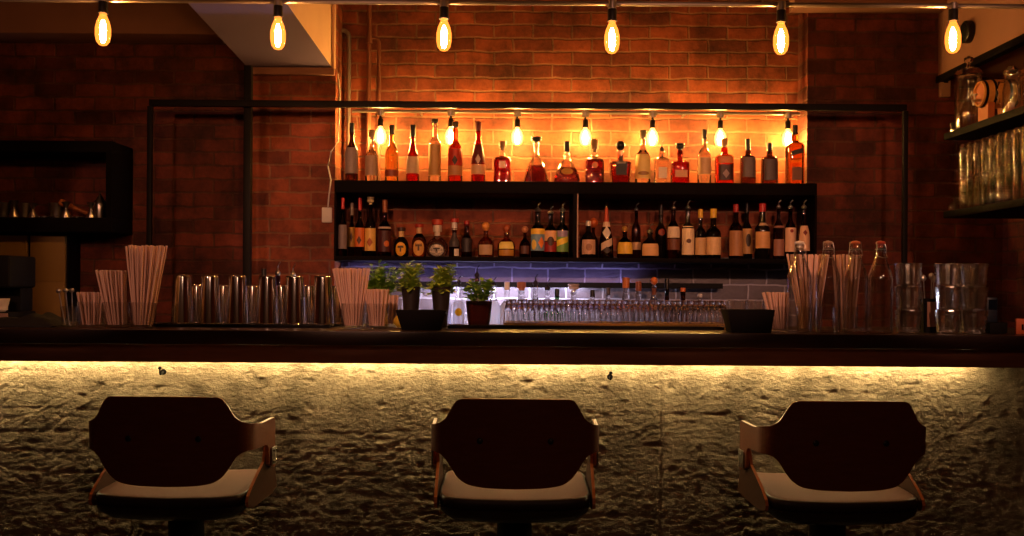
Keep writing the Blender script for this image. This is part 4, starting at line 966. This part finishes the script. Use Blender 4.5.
herb('potted_herb', 'bushy herb in a dark cup behind the planter tray, left one', 411, 3.80, ZT + .0004, [(.024, 0), (.025, .02), (.037, .15), (.038, .155)], 0, 397, 426, 304, 262, 460, .032, M_leaf2, 5)
herb('potted_herb', 'bushy herb in a dark cup behind the planter tray, right one', 441, 3.80, ZT + .0004, [(.024, 0), (.025, .02), (.037, .15), (.038, .155)], 0, 427, 456, 306, 264, 500, .034, M_leaf2, 9)
herb('potted_herb', 'low leafy mint in a brown pot right of the planter tray', 479, 3.86, ZT + .0068, [(.040, 0), (.044, .02), (.051, .09), (.052, .095)], 0, 461, 498, 303, 278, 330, .028, M_leaf, 14, glass('brown_pot', srgb('#6a3a2a'), .2))
# black tray in front
def tray(name, label, cat, pxl, pxr, pxbl, pxbr, ytop, Y, d, wall, m):
    x0, x1 = X_(pxl, ytop, Y), X_(pxr, ytop, Y); b0, b1 = X_(pxbl, 330, Y), X_(pxbr, 330, Y); h = Z_((pxl + pxr) / 2, ytop, Y) - ZT
    cx = (x0 + x1) / 2
    t = thing(name, label, cat, (cx, Y, ZT + .0004))
    A = [(b0 - cx, -d * .8), (b1 - cx, -d * .8), (b1 - cx, d * .8), (b0 - cx, d * .8)]; B = [(x0 - cx, -d), (x1 - cx, -d), (x1 - cx, d), (x0 - cx, d)]
    ins = lambda P, w: [(x + (w if x < 0 else -w), y + (w if y < 0 else -w)) for x, y in P]
    vs = [(x, y, 0) for x, y in A] + [(x, y, h) for x, y in B] + [(x, y, h) for x, y in ins(B, wall)] + [(x, y, wall) for x, y in ins(A, wall)]
    fs = [(3, 2, 1, 0)] + [(k * 4 + i, k * 4 + (i + 1) % 4, k * 4 + 4 + (i + 1) % 4, k * 4 + 4 + i) for k in range(3) for i in range(4)] + [(12, 13, 14, 15)]
    MB().add(vs, fs).build('tray_body', m, t, bevel=.0012)
    return t, h, cx
t, h, cx = tray('planter_tray', 'black tapered tray in front of the two herb cups', 'tray', 397, 447, 403, 441, 310, 3.585, .05, .003, M_rubber)
b = MB().box(-.055, .055, -.03, .03, .0065, h * .86).build('black_napkins', M_black, t, bevel=.004)
t, h, cx = tray('napkin_caddy', 'black open caddy left of the straw tumbler by the swing top bottles', 'caddy', 724, 771, 729, 768, 309.5, 3.555, .055, .003, M_rubber)
b = MB().box(-.06, .06, -.035, .035, .0065, h * .93).build('black_napkins', M_black, t, bevel=.003)
for k, (px, Y) in enumerate(((737, 3.72), (755, 3.74))):
    o = shared(('cut', .034, .112), lambda: hollow(MB(), [(.03, 0), (.031, .01), (.034, .112)], .002, .008, 24).build('highball_glass', M_thin), 'highball_glass')
    o.location = (X_(px, 328, Y), Y, ZT + .0004); tag(o, ('clear plain glass behind the black caddy, left of two', 'clear plain glass behind the black caddy, right of two')[k], 'glass')
# lemon half hidden beside the tray
lm = MB(); lm.lathe([(.002, -.035), (.006, -.031), (.016, -.024), (.024, -.01), (.025, .004), (.021, .018), (.011, .027), (.005, .031), (.002, .034)], 20)
o = lm.build('lemon', mat('lemon_peel', srgb('#d8b53a'), .45, var=.1, bump=.3, scale=160)); o.rotation_euler = (PI / 2, 0, 1.0); o.location = (X_(401, 318, 3.70), 3.70, ZT + .0262)
tag(o, 'yellow lemon lying at the left end of the planter tray', 'lemon')

# swing top bottles
def swing(label, px, top_red, open_=False):
    Y = 3.56; x = X_(px, 333, Y); H = Z_(px, 241, Y) - ZT - .0004
    t = thing('swing_top_bottle', label, 'bottle', (x, Y, ZT + .0004), random.uniform(-.5, .5), 'swing top bottles on the bar')
    R = .043; Hg = H - .012
    P = [(.88, 0), (.97, .012), (1, .03), (1, .60), (.97, .65), (.84, .71), (.58, .80), (.38, .88), (.33, .92), (.32, .955), (.37, .96), (.37, .985), (.33, 1)]
    mb = MB(); hollow(mb, [(r * R, h * Hg) for r, h in P], .0026, .006, 32)
    mb.build('glass_body', M_bottle, t, angle=40)
    MB().lathe([(.0095, Hg - .012), (.0095, Hg + .0004), (.0165, Hg + .0006), (.017, Hg + .006), (.013, Hg + .011), (.006, Hg + .012)], 18).build('stopper', top_red, t)
    w = MB()
    zc = Hg * .945
    w.tube([(.0178 * math.cos(a), .0178 * math.sin(a), zc) for a in [2 * PI * k / 16 for k in range(17)]], .0011, 6)
    for s in (-1, 1):
        w.tube([(s * .0182, 0, zc), (s * .024, -.004, zc - .022), (s * .021, -.006, zc + .0), (s * .0185, 0, Hg + .006)], .0011, 6)
    w.tube([(-.0185, 0, Hg + .0075), (0, 0, Hg + .0135), (.0185, 0, Hg + .0075)], .0011, 6)
    w.tube([(-.024, -.004, zc - .022), (-.014, -.021, zc - .03), (.014, -.021, zc - .03), (.024, -.004, zc - .022)], .0011, 6)
    w.build('wire_bail', M_chrome, t)
swing('clear swing top bottle with white stopper, nearest the straw tumbler', 799, col('#cfc2b4'))
swing('clear swing top bottle with brown stopper, second from the straw tumbler', 827.5, col('#8a6a58'))
swing('clear swing top bottle with orange stopper, left of the last one', 855, col('#b8603c'))
swing('clear swing top bottle with red stopper beside the cut tumblers', 880, col('#b04434'))

# stacks of cut glass tumblers
def stack_glass():
    R, H = .0465, .0835
    rows = [(.80, 0), (.86, .03)] + [(.87 + .1 * k / 7, .06 + .72 * k / 7) for k in range(8)] + [(.985, .85), (1, .97), (.99, 1)]
    w = lambda k, i: (1.012 if (k + i) % 2 else .93) if 2 <= k <= 9 else 1
    return hollow(MB(), [(r * R, h * H) for r, h in rows], .004, .010, 20, wob=w).build('cut_tumbler', M_cut, angle=10)
tier = ('bottom', 'middle', 'topmost')
for nm, px, Y in (('lone stack left of the tool caddy', 908, 3.57), ('front left stack right of the tool caddy', 947.5, 3.565), ('front right stack beside the dark device', 974, 3.565), ('rear stack behind the two front stacks', 962, 3.665)):
    for k in range(3):
        o = shared('stackg', stack_glass, 'cut_tumbler'); o.location = (X_(px, 333, Y), Y, ZT + .0004 + k * .0838); o.rotation_euler = (0, 0, k * 1.3 + px)
        tag(o, 'diamond cut glass tumbler, %s one of the %s' % (tier[k], nm), 'glass')
# tool caddy and bar spoons
x = X_(928.5, 333, 3.63)
t = thing('tool_caddy', 'narrow dark caddy with a pale front panel between the tumbler stacks', 'caddy', (x, 3.63, ZT + .0004))
hollow(MB(), [(.026, 0), (.026, .2 * .62)], .0025, .005, 28, 6).build('caddy_body', M_rubber, t, angle=40)
MB().box(-.017, .017, -.0285, -.0265, .022, .112).build('front_panel', col('#9a6a50'), t, bevel=.0008)
def spoon():
    m = MB(); m.tube([(0, 0, 0), (0, 0, .2)], .0022, 6)
    m.lathe([(.002, -.011), (.009, -.005), (.0105, .004), (.007, .013), (.002, .016)], 12, sy=.4, z=.207)
    return m.build('bar_spoon', M_chrome)
for k, (dx, dy, lx, ly, s) in enumerate(((-.012, -.008, -.22, 0, 1.0), (-.004, .008, -.08, .05, .92), (.004, -.010, .03, .02, .95), (.012, .006, .12, .05, .9))):
    o = shared('spoon', spoon, 'bar_spoon'); o.location = (x + dx, 3.63 + dy, ZT + .0065); o.rotation_euler = (-ly, lx * .55, 0); o.scale = (1, 1, s)
    tag(o, 'metal bar spoon in the dark tool caddy, %s of four' % ('leftmost', 'second', 'third', 'rightmost')[k], 'bar spoon')
# card device and orange card
x = X_(990, 333, 3.62)
t = thing('card_terminal', 'small dark blue device standing right of the cut tumbler stacks', 'device', (x, 3.62, ZT + .0004))
MB().box(-.02, .045, -.04, .04, 0, .04).build('base', M_rubber, t, bevel=.005)
b = MB().box(-.016, .022, -.012, .012, .0405, .130).build('handset', mat('dark_blue_plastic', srgb('#16202e'), .4), t, bevel=.004)
MB().box(-.012, .018, -.0135, -.0125, .085, .122).build('screen', mat('dark_screen', srgb('#0a1420'), .15), b)
x = X_(1024, 333, 3.53)
t = thing('card_holder', 'small orange card standing at the right end of the bar', 'card', (x, 3.53, ZT + .0004))
MB().box(-.03, .03, -.005, .005, 0, .056).build('card', col('#d86a3a'), t, bevel=.001)
MB().box(-.011, -.004, -.0062, -.0051, .016, .036).build('dark_mark', M_rubber, t)

# left end: tongs cup, black mat, machine
x = X_(69, 328, 3.66)
t = thing('spoon_cup', 'clear glass cup of steel bar spoons left of the straws', 'cup', (x, 3.66, ZT + .0004))
hollow(MB(), [(.024, 0), (.026, .008), (.03, .075)], .002, .006, 22).build('cup_glass', M_thin, t)
for k, (dx, lx) in enumerate(((-.010, -.28), (0.0, -.16), (.009, -.05))):
    o = shared('spoon', spoon, 'bar_spoon'); o.location = (x + dx, 3.66 + (k - 1) * .01, ZT + .0075); o.rotation_euler = (0, lx * .7, 0); o.scale = (1, 1, .6)
    tag(o, 'metal bar spoon in the clear cup by the straws, %s of three' % ('leftmost', 'middle', 'rightmost')[k], 'bar spoon')
def cloth():
    x0, x1 = X_(-30, 325, 3.66), X_(62, 325, 3.66)
    n, m_ = 40, 18; top = []; 
    mb = MB(); vs = []
    for lay in (1, 0):
        for j in range(m_ + 1):
            for i in range(n + 1):
                u, v = i / n, j / m_
                X = x0 + (x1 - x0) * u + .006 * noise.noise(Vector((v * 6, lay, 4))); Yy = 3.58 + .2 * v
                e = min(1, min(u, 1 - u) * 9, min(v, 1 - v) * 6)
                h = .005 + e * (.022 + .012 * noise.noise(Vector((u * 7, v * 4, 1))) + .018 * math.exp(-((u - .72) / .1) ** 2)) if lay else 0
                vs.append((X, Yy, ZT + .0006 + h))
    w = n + 1; S = w * (m_ + 1); fs = []
    for j in range(m_):
        for i in range(n):
            a = j * w + i; fs += [(a, a + 1, a + w + 1, a + w), (S + a, S + a + w, S + a + w + 1, S + a + 1)]
    edge = list(range(n)) + [n + j * w for j in range(m_)] + [m_ * w + n - i for i in range(n)] + [(m_ - j) * w for j in range(m_)]
    for k in range(len(edge)):
        a, b = edge[k], edge[(k + 1) % len(edge)]; fs.append((b, a, S + a, S + b))
    mb.add(vs, fs)
    o = mb.build('bar_cloth', mat('black_cloth', srgb('#14100f'), .8, var=.2, bump=.3, scale=300), angle=80)
    tag(o, 'folded black cloth lying on the left end of the bar', 'cloth')
cloth()
Ym = 4.0
xm0, xm1 = X_(-26, 300, Ym), X_(23, 300, Ym); zt_ = Z_(10, 256, Ym)
t = thing('coffee_grinder', 'black countertop machine with a pale drawer at the left end of the bar', 'machine', ((xm0 + xm1) / 2, Ym, ZT + .0004))
w = (xm1 - xm0) / 2; hz = zt_ - ZT
MB().box(-w, w, -.11, .11, hz * .52, hz).build('upper_housing', M_rubber, t, bevel=.012, seg=3)
MB().box(-w * .9, w * .9, .0, .105, .045, hz * .519).build('back_column', M_rubber, t, bevel=.006)
MB().box(-w, w, -.11, .11, 0, .0445).build('base', M_rubber, t, bevel=.006)
d = MB().box(-w * .2, w * .97, -.121, -.1105, .004, .04).build('drawer', col('#8a6a5c'), t, bevel=.002)
MB().lathe([(.011, 0), (.011, .03), (.016, .034), (.016, .05)], 16, cy=-.05, z=hz * .52 - .05, cx=-w * .2).build('spout', M_chrome, t)
o = shared('cupw', lambda: hollow(MB(), [(.018, 0), (.021, .004), (.03, .03), (.034, .052)], .003, .006, 24).build('coffee_cup', M_white), 'coffee_cup')
o.location = (X_(3, 312, 3.95), 3.93, ZT + .0452); tag(o, 'small white cup on the base of the black machine', 'cup')

# ------------------------------------------------------------------ left wall box shelf
YL0, YL1 = 5.08, YP + .028
bx1 = X_(111.5, 186, YL0); bz0, bz1 = Z_(60, 231.5, YL0), Z_(60, 140.5, YL0); bx0 = -3.2
t = thing('box_shelf', 'black open box shelf of bar tools hanging on the outer brick wall', 'shelf', (bx1, YL0, bz0))
inv(MB().box(bx0, bx1, YL0, YL1, bz1 - .058, bz1).build('top_board', M_shelf, bevel=.003), t)
inv(MB().box(bx0, bx1, YL0, YL1, bz0, bz0 + .072).build('bottom_board', M_shelf, bevel=.003), t)
inv(MB().box(bx1 - .03, bx1, YL0 + .001, YL1, bz0 + .0723, bz1 - .0583).build('side_board', M_shelf), t)
zsb = bz0 + .0726
def jigger():
    return MB().lathe([(.021, 0), (.0215, .002), (.006, .036), (.006, .040), (.017, .066), (.016, .067), (.004, .042)], 20, capb=True).build('jigger', M_chrome, angle=40)
jl = ['steel jigger in the box shelf, leftmost of four', 'steel jigger in the box shelf, left of the flat strainers', 'steel jigger in the box shelf, beside the wooden muddler', 'steel jigger in the box shelf, next to the pointed shaker']
for k, px in enumerate((14, 33, 66, 91)):
    o = shared('jig', jigger, 'jigger'); o.location = (X_(px, 210, 5.125), 5.125, zsb); o.scale = ((1.35, 1.35, 1.3), (1.2, 1.2, 1.1), (1.35, 1.35, 1.25), (1.2, 1.2, 1.2))[k]; tag(o, jl[k], 'jigger', 'jiggers in the box shelf')
def julep():
    return hollow(MB(), [(.027, 0), (.029, .01), (.036, .062), (.037, .064)], .0015, .003, 24).build('steel_cup', M_chrome, angle=40)
for k, (px, Y) in enumerate(((3, 5.22), (24, 5.24), (57, 5.23))):
    o = shared('julep', julep, 'steel_cup'); o.location = (X_(px, 210, Y), Y, zsb); o.scale = (1.15, 1.15, 1.3); tag(o, 'low steel cup in the box shelf, %s of three' % ('leftmost', 'middle', 'rightmost')[k], 'cup', 'steel cups in the box shelf')
def strainer(label, px, rz):
    t = thing('cocktail_strainer', label, 'strainer', (X_(px, 212, 5.15), 5.15, zsb + .006), rz)
    MB().lathe([(.036, 0), (.036, .002)], 28).build('disc', M_steel, t)
    MB().box(.036, .12, -.006, .006, .0, .003).build('handle', M_steel, t, bevel=.001)
    c = [((.03 + .003 * math.cos(a * 24)) * math.cos(a), (.03 + .003 * math.cos(a * 24)) * math.sin(a), -.003 + .002 * math.sin(a * 24)) for a in [PI * k / 120 + PI / 2 for k in range(121)]]
    MB().tube(c, .0009, 4).build('spring', M_chrome, t)
strainer('flat steel strainer lying in the box shelf, left of the steel cup', 45, -.6)
strainer('flat steel strainer lying in the box shelf, below the muddler', 78, .35)
mu = MB().lathe([(.016, 0), (.019, .01), (.017, .04), (.011, .07), (.012, .15), (.014, .17), (.008, .178)], 18).build('muddler', mat('muddler_wood', srgb('#a8602c'), .5, var=.2))
mu.location = (X_(66, 195, 5.26), 5.19, zsb + .087); mu.rotation_euler = (0, math.radians(112), .1)
tag(mu, 'orange brown wooden muddler lying across the tools in the box shelf', 'muddler')
sp = thing('cobbler_shaker', 'small pointed steel shaker at the right end of the box shelf', 'cocktail shaker', (X_(100, 210, 5.18), 5.18, zsb))
MB().lathe([(.026, 0), (.027, .006), (.033, .07), (.032, .075)], 24).build('shaker_body', M_chrome, sp)
MB().lathe([(.0325, .0752), (.028, .092), (.016, .105), (.015, .112), (.004, .125), (.003, .135)], 24).build('shaker_cap', M_chrome, sp)

# cupboard below it
YC = 5.20
cz = bz0 - .004; cx0, cx1 = -3.05, X_(66.5, 280, YC)
t = thing('cupboard', 'dark framed cupboard with ochre doors below the box shelf', 'cupboard', (cx1, YC, 0))
inv(MB().box(cx0, cx1, YC + .02, YL1, 0, cz).build('carcass', M_shelf, bevel=.002), t)
zrl = Z_(46, 282, YC)
for a, b in ((30, 64.5), (-9, 26.5)):
    x0, x1 = X_(a, 280, YC), X_(b, 280, YC)
    d = MB(); d.box(x0, x1, YC, YC + .0195, zrl + .0015, cz - .012); d.box(x0, x1, YC, YC + .0195, .08, zrl - .0015); d.box(x0 + .002, x1 - .002, YC + .004, YC + .0195, zrl - .0015, zrl + .0015)
    d = inv(d.build('door', M_ochre, bevel=.001), t)
    h = MB().tube([(x0 + .012, YC - .001, 1.0), (x0 + .012, YC - .018, 1.005), (x0 + .012, YC - .018, 1.095), (x0 + .012, YC - .001, 1.1)], .004, 6).build('handle', M_black); inv(h, t); h.parent = d; h.matrix_parent_inverse = (Matrix.Translation(t.location) ).inverted()

# ------------------------------------------------------------------ side shelves on the end wall
SXF = 2.09; ZA, ZB2 = 2.013, 1.634; YE = 4.83
t = thing('side_shelf', 'black two tier wall shelf of glassware on the end wall', 'shelf', (SXF, YE, ZB2))
for z in (ZA, ZB2):
    inv(MB().box(SXF, 2.618, 3.3, YE, z - .032, z).build('shelf_board', M_shelf, bevel=.002), t)
inv(MB().box(2.5, 2.618, YE + .0003, YE + .022, ZB2 - .032, ZA + .3).build('end_bracket', M_shelf), t)
# drinks jar with lid
jx, jy = 2.165, 4.735
t = thing('glass_jar', 'large clear lidded jar behind the small wooden barrel', 'jar', (jx, jy, ZA + .0004))
R = .062; Hj = Z_(972, 76, jy) - ZA
hollow(MB(), [(R * .95, 0), (R, .01), (R, Hj * .88), (R * .9, Hj * .95), (R * .92, Hj)], .003, .008, 30).build('jar_body', M_thin, t)
MB().lathe([(R * .86, Hj + .0004), (R * 1.02, Hj + .002), (R * 1.02, Hj + .012), (R * .8, Hj + .03), (.012, Hj + .042), (.009, Hj + .055), (.021, Hj + .072), (.02, Hj + .085), (.006, Hj + .094)], 30).build('lid', M_clear, t, angle=40)
o = MB(); hollow(o, [(.022, 0), (.024, .004), (.028, .03), (.034, .055)], .002, .003, 22)
o = o.build('steel_cup', M_steel); o.location = (2.13, 4.80 , ZA + .0004); o.scale = (.8, .8, .8); tag(o, 'little steel cup at the far end of the upper side shelf', 'cup')
# barrel on a stand
bxx, byy, bzz, br = 2.125, 4.545, Z_(979, 94, 4.545), .066
t = thing('wooden_barrel', 'small oak barrel with a tap lying on a wooden stand', 'barrel', (bxx, byy, ZA + .0004))
M_oak = mat('oak_stave', srgb('#c98a4a'), .5, var=.25, scale=22, stretch=(2, 8, 8)); M_oakh = mat('oak_head', srgb('#b5623a'), .5, var=.15, scale=16)
z = bzz - ZA; L = .17
rotx = Matrix(((0, 0, 1, 0), (1, 0, 0, 0), (0, 1, 0, 0), (0, 0, 0, 1)))
def along(mb): mb.v = [(v[2], v[0], v[1] + z) for v in mb.v]; return mb
ring = lambda q: br * (.86 + .14 * math.sin(PI * q))
b = along(MB().lathe([(ring(0) * .86, .012), (ring(0) * .88, 0), (ring(0), 0)] + [(ring(q / 10), L * q / 10) for q in range(1, 11)] + [(ring(1) * .88, L), (ring(1) * .86, L - .012)], 32, wob=lambda k, i: 1 - .012 * (i % 4 == 0))).build('barrel_body', M_oak, t, angle=30)
along(MB().lathe([(ring(0) * .855, .008), (ring(0) * .855, .014)], 32)).build('barrel_head', M_oakh, t)
for q in (.08, .3, .7, .92):
    along(MB().lathe([(ring(q) + .0005, L * q - .006), (ring(q) + .002, L * q - .006), (ring(q) + .002, L * q + .006), (ring(q) + .0005, L * q + .006)], 32, closed=True)).build('hoop', M_black, t)
tp = MB(); tp.tube([(.008, 0, z - .03), (-.03, 0, z - .03)], .006, 8); tp.tube([(-.024, 0, z - .03), (-.024, 0, z - .052)], .005, 8); tp.tube([(-.018, 0, z - .024), (-.018, 0, z - .006)], .004, 8); tp.lathe([(.011, 0), (.011, .006)], 12, cx=-.018, z=z - .006)
tp.build('tap', M_chrome, t)
for xx in (.02, .11):
    s_ = MB()
    s_.add([(xx, -.045, 0), (xx + .03, -.045, 0), (xx + .03, .045, 0), (xx, .045, 0), (xx, -.05, z - br * .70), (xx + .03, -.05, z - br * .70), (xx + .03, -.016, z - br * .985), (xx, -.016, z - br * .985), (xx, .016, z - br * .985), (xx + .03, .016, z - br * .985), (xx + .03, .05, z - br * .70), (xx, .05, z - br * .70)],
           [(0, 3, 2, 1), (0, 1, 5, 4), (2, 3, 11, 10), (4, 5, 6, 7), (7, 6, 9, 8), (8, 9, 10, 11), (0, 4, 7, 8, 11, 3), (1, 2, 10, 9, 6, 5)])
    s_.build('stand_cradle', M_oakh, t, smooth=False)
# carafes with handles
def carafe(label, x, y, R, H):
    t = thing('glass_carafe', label, 'carafe', (x, y, ZA + .0004), 0, 'carafes on the upper side shelf')
    hollow(MB(), [(R * .9, 0), (R, .01), (R, H * .6), (R * .86, H * .74), (R * .8, H * .88), (R * .9, H)], .003, .008, 26).build('carafe_body', M_thin, t)
    MB().tube([(-R * .9, 0, H * .82), (-R * 1.5, 0, H * .80), (-R * 1.7, 0, H * .6), (-R * 1.5, 0, H * .3), (-R * .98, 0, H * .24)], .005, 8).build('handle', M_clear, t)
    MB().lathe([(R * .75, H + .0004), (R * .95, H + .003), (R * .95, H + .012), (.02, H + .022), (.016, H + .03)], 22).build('lid', M_steel, t)
carafe('clear glass carafe with handle right of the wooden barrel', 2.17, 4.335, .037, .185)
carafe('tall clear carafe with steel lid at the frame edge beyond the barrel', 2.215, 4.245, .037, .2)
carafe('clear carafe standing behind the wooden barrel against the wall', 2.43, 4.60, .04, .19)
# glasses on the lower tier, upside down, stacked two high
def highball():
    P = [(.033, 0), (.0325, .02), (.0285, .14), (.027, .150), (.024, .153)]
    mb = MB(); mb.lathe(P, 20, capb=False); mb.lathe([(r - .002, h) for r, h in P[:3]] + [(.02, .141)], 20, capb=False)
    s = 20; o = s * len(P); mb.f += [(i, o + i, o + (i + 1) % s, (i + 1) % s) for i in range(s)]; mb.m += [0] * s
    return mb.build('highball_glass', M_clear, angle=40)
for tr_ in (0, 1):
    for r_, x in enumerate((2.135, 2.21, 2.285, 2.36)):
        if tr_ and r_ > 2: continue
        for k in range(9):
            y = 4.69 - k * .072
            o = shared('highball', highball, 'highball_glass'); o.location = (x, y, ZB2 + .0004 + tr_ * .1535)
            tag(o, 'clear highball glass upside down in the %s tier of the lower side shelf, %s row' % (('bottom', 'top')[tr_], ('front', 'second', 'third', 'wall')[r_]), 'glass', '%s tier %s row of highball glasses on the side shelf' % (('bottom', 'top')[tr_], ('front', 'second', 'third', 'wall')[r_]))
def coupe(flip):
    P = [(.03, 0), (.029, .003), (.006, .008), (.0035, .015), (.0035, .075), (.008, .082), (.03, .098), (.042, .118), (.044, .14)]
    mb = MB(); mb.lathe(P, 22); 
    mb2 = MB(); mb2.lathe(P, 22, capt=False); I = [(.042, .14), (.04, .119), (.028, .1005), (.004, .088)]
    n0 = len(mb2.v); mb2.lathe(I, 22, capb=False); s = 22; a = n0 - s
    mb2.f += [(a + i, a + (i + 1) % s, n0 + (i + 1) % s, n0 + i) for i in range(s)]; mb2.m += [0] * s
    if flip: mb2.v = [(x, -y, .14 - z) for x, y, z in mb2.v]
    return mb2.build('coupe_glass', M_dimglass, angle=40)
for k, (x, y, fl) in enumerate(((2.135, 4.775, True), (2.235, 4.775, True), (2.335, 4.775, False))):
    o = coupe(fl); o.location = (x, y, ZB2 + .0004); tag(o, ('stemmed coupe upside down at the far front corner of the side shelf', 'stemmed coupe upside down at the far end, behind the corner one', 'stemmed coupe standing upright at the far wall end of the side shelf')[k], 'glass')
o = coupe(False); o.location = (2.135, 4.775, ZB2 + .1412); tag(o, 'stemmed coupe standing on the foot of the upturned corner coupe', 'glass')
# small fittings by the soffit
x, z = PX(945.5, 86, YP - .05)
t = thing('wall_box', 'small beige box on the brick wall below the plaster soffit', 'box', (x, YP - .021, z))
MB().box(-.025, .025, -.035, 0, -.058, .058).build('box_body', mat('beige_box', srgb('#b08a74'), .6), t, bevel=.004)
MB().box(-.012, .012, -.037, -.0352, .015, .03).build('slot', M_socket, t)
Yv = 4.95
zv = Z_(966, 32, Yv)
t = thing('wall_speaker', 'dark round speaker on the plaster soffit behind the last bulb', 'speaker', (XS - .0003, Yv, zv))
MB().lathe([(.055, 0), (.055, .03), (.045, .036)], 26).build('speaker_body', M_socket, t).rotation_euler = (0, -PI / 2, 0)
o = MB().lathe([(.043, .0362), (.03, .041), (.002, .043)], 26).build('speaker_grille', M_rubber, t); o.rotation_euler = (0, -PI / 2, 0)

# spots added out of view to light the bar-top objects from the front
for k, (xs, xt, pw) in enumerate(((-1.9, -1.55, 85), (-.65, -.55, 150), (.65, .6, 150), (1.9, 1.5, 110))):
    ld_ = bpy.data.lights.new('front_fill_spot', 'SPOT'); ld_.energy = pw; ld_.color = (1, .44, .27); ld_.spot_size = math.radians(25); ld_.spot_blend = .25; ld_.shadow_soft_size = .045
    o = bpy.data.objects.new('front_fill_spot', ld_); C.objects.link(o); o.location = (xs, .6, 2.32)
    o.rotation_euler = (Vector((xt, 4.6, 1.50)) - o.location).to_track_quat('-Z', 'Y').to_euler()
ld_ = bpy.data.lights.new('dim_fill_light', 'POINT'); ld_.energy = 13; ld_.color = (1, .5, .3); ld_.shadow_soft_size = .12  # dim fill added behind the camera to lift the stool backs
o = bpy.data.objects.new('dim_fill_light', ld_); C.objects.link(o); o.location = (.3, -.4, 2.2)

# ------------------------------------------------------------------ world and view
w = bpy.data.worlds.new('dim_room'); bpy.context.scene.world = w; w.use_nodes = True
bg = w.node_tree.nodes['Background']; bg.inputs[0].default_value = (1, .45, .3, 1); bg.inputs[1].default_value = .012
sc = bpy.context.scene
sc.view_settings.view_transform = 'Standard'; sc.view_settings.look = 'None'; sc.view_settings.gamma = 1; sc.view_settings.use_curve_mapping = False
sc.view_settings.exposure = 0.15
cy = sc.cycles
cy.max_bounces = 14; cy.transmission_bounces = 14; cy.transparent_max_bounces = 16; cy.glossy_bounces = 5; cy.diffuse_bounces = 3
cy.sample_clamp_indirect = 4.0; cy.caustics_reflective = False; cy.caustics_refractive = False
cy.use_denoising = True
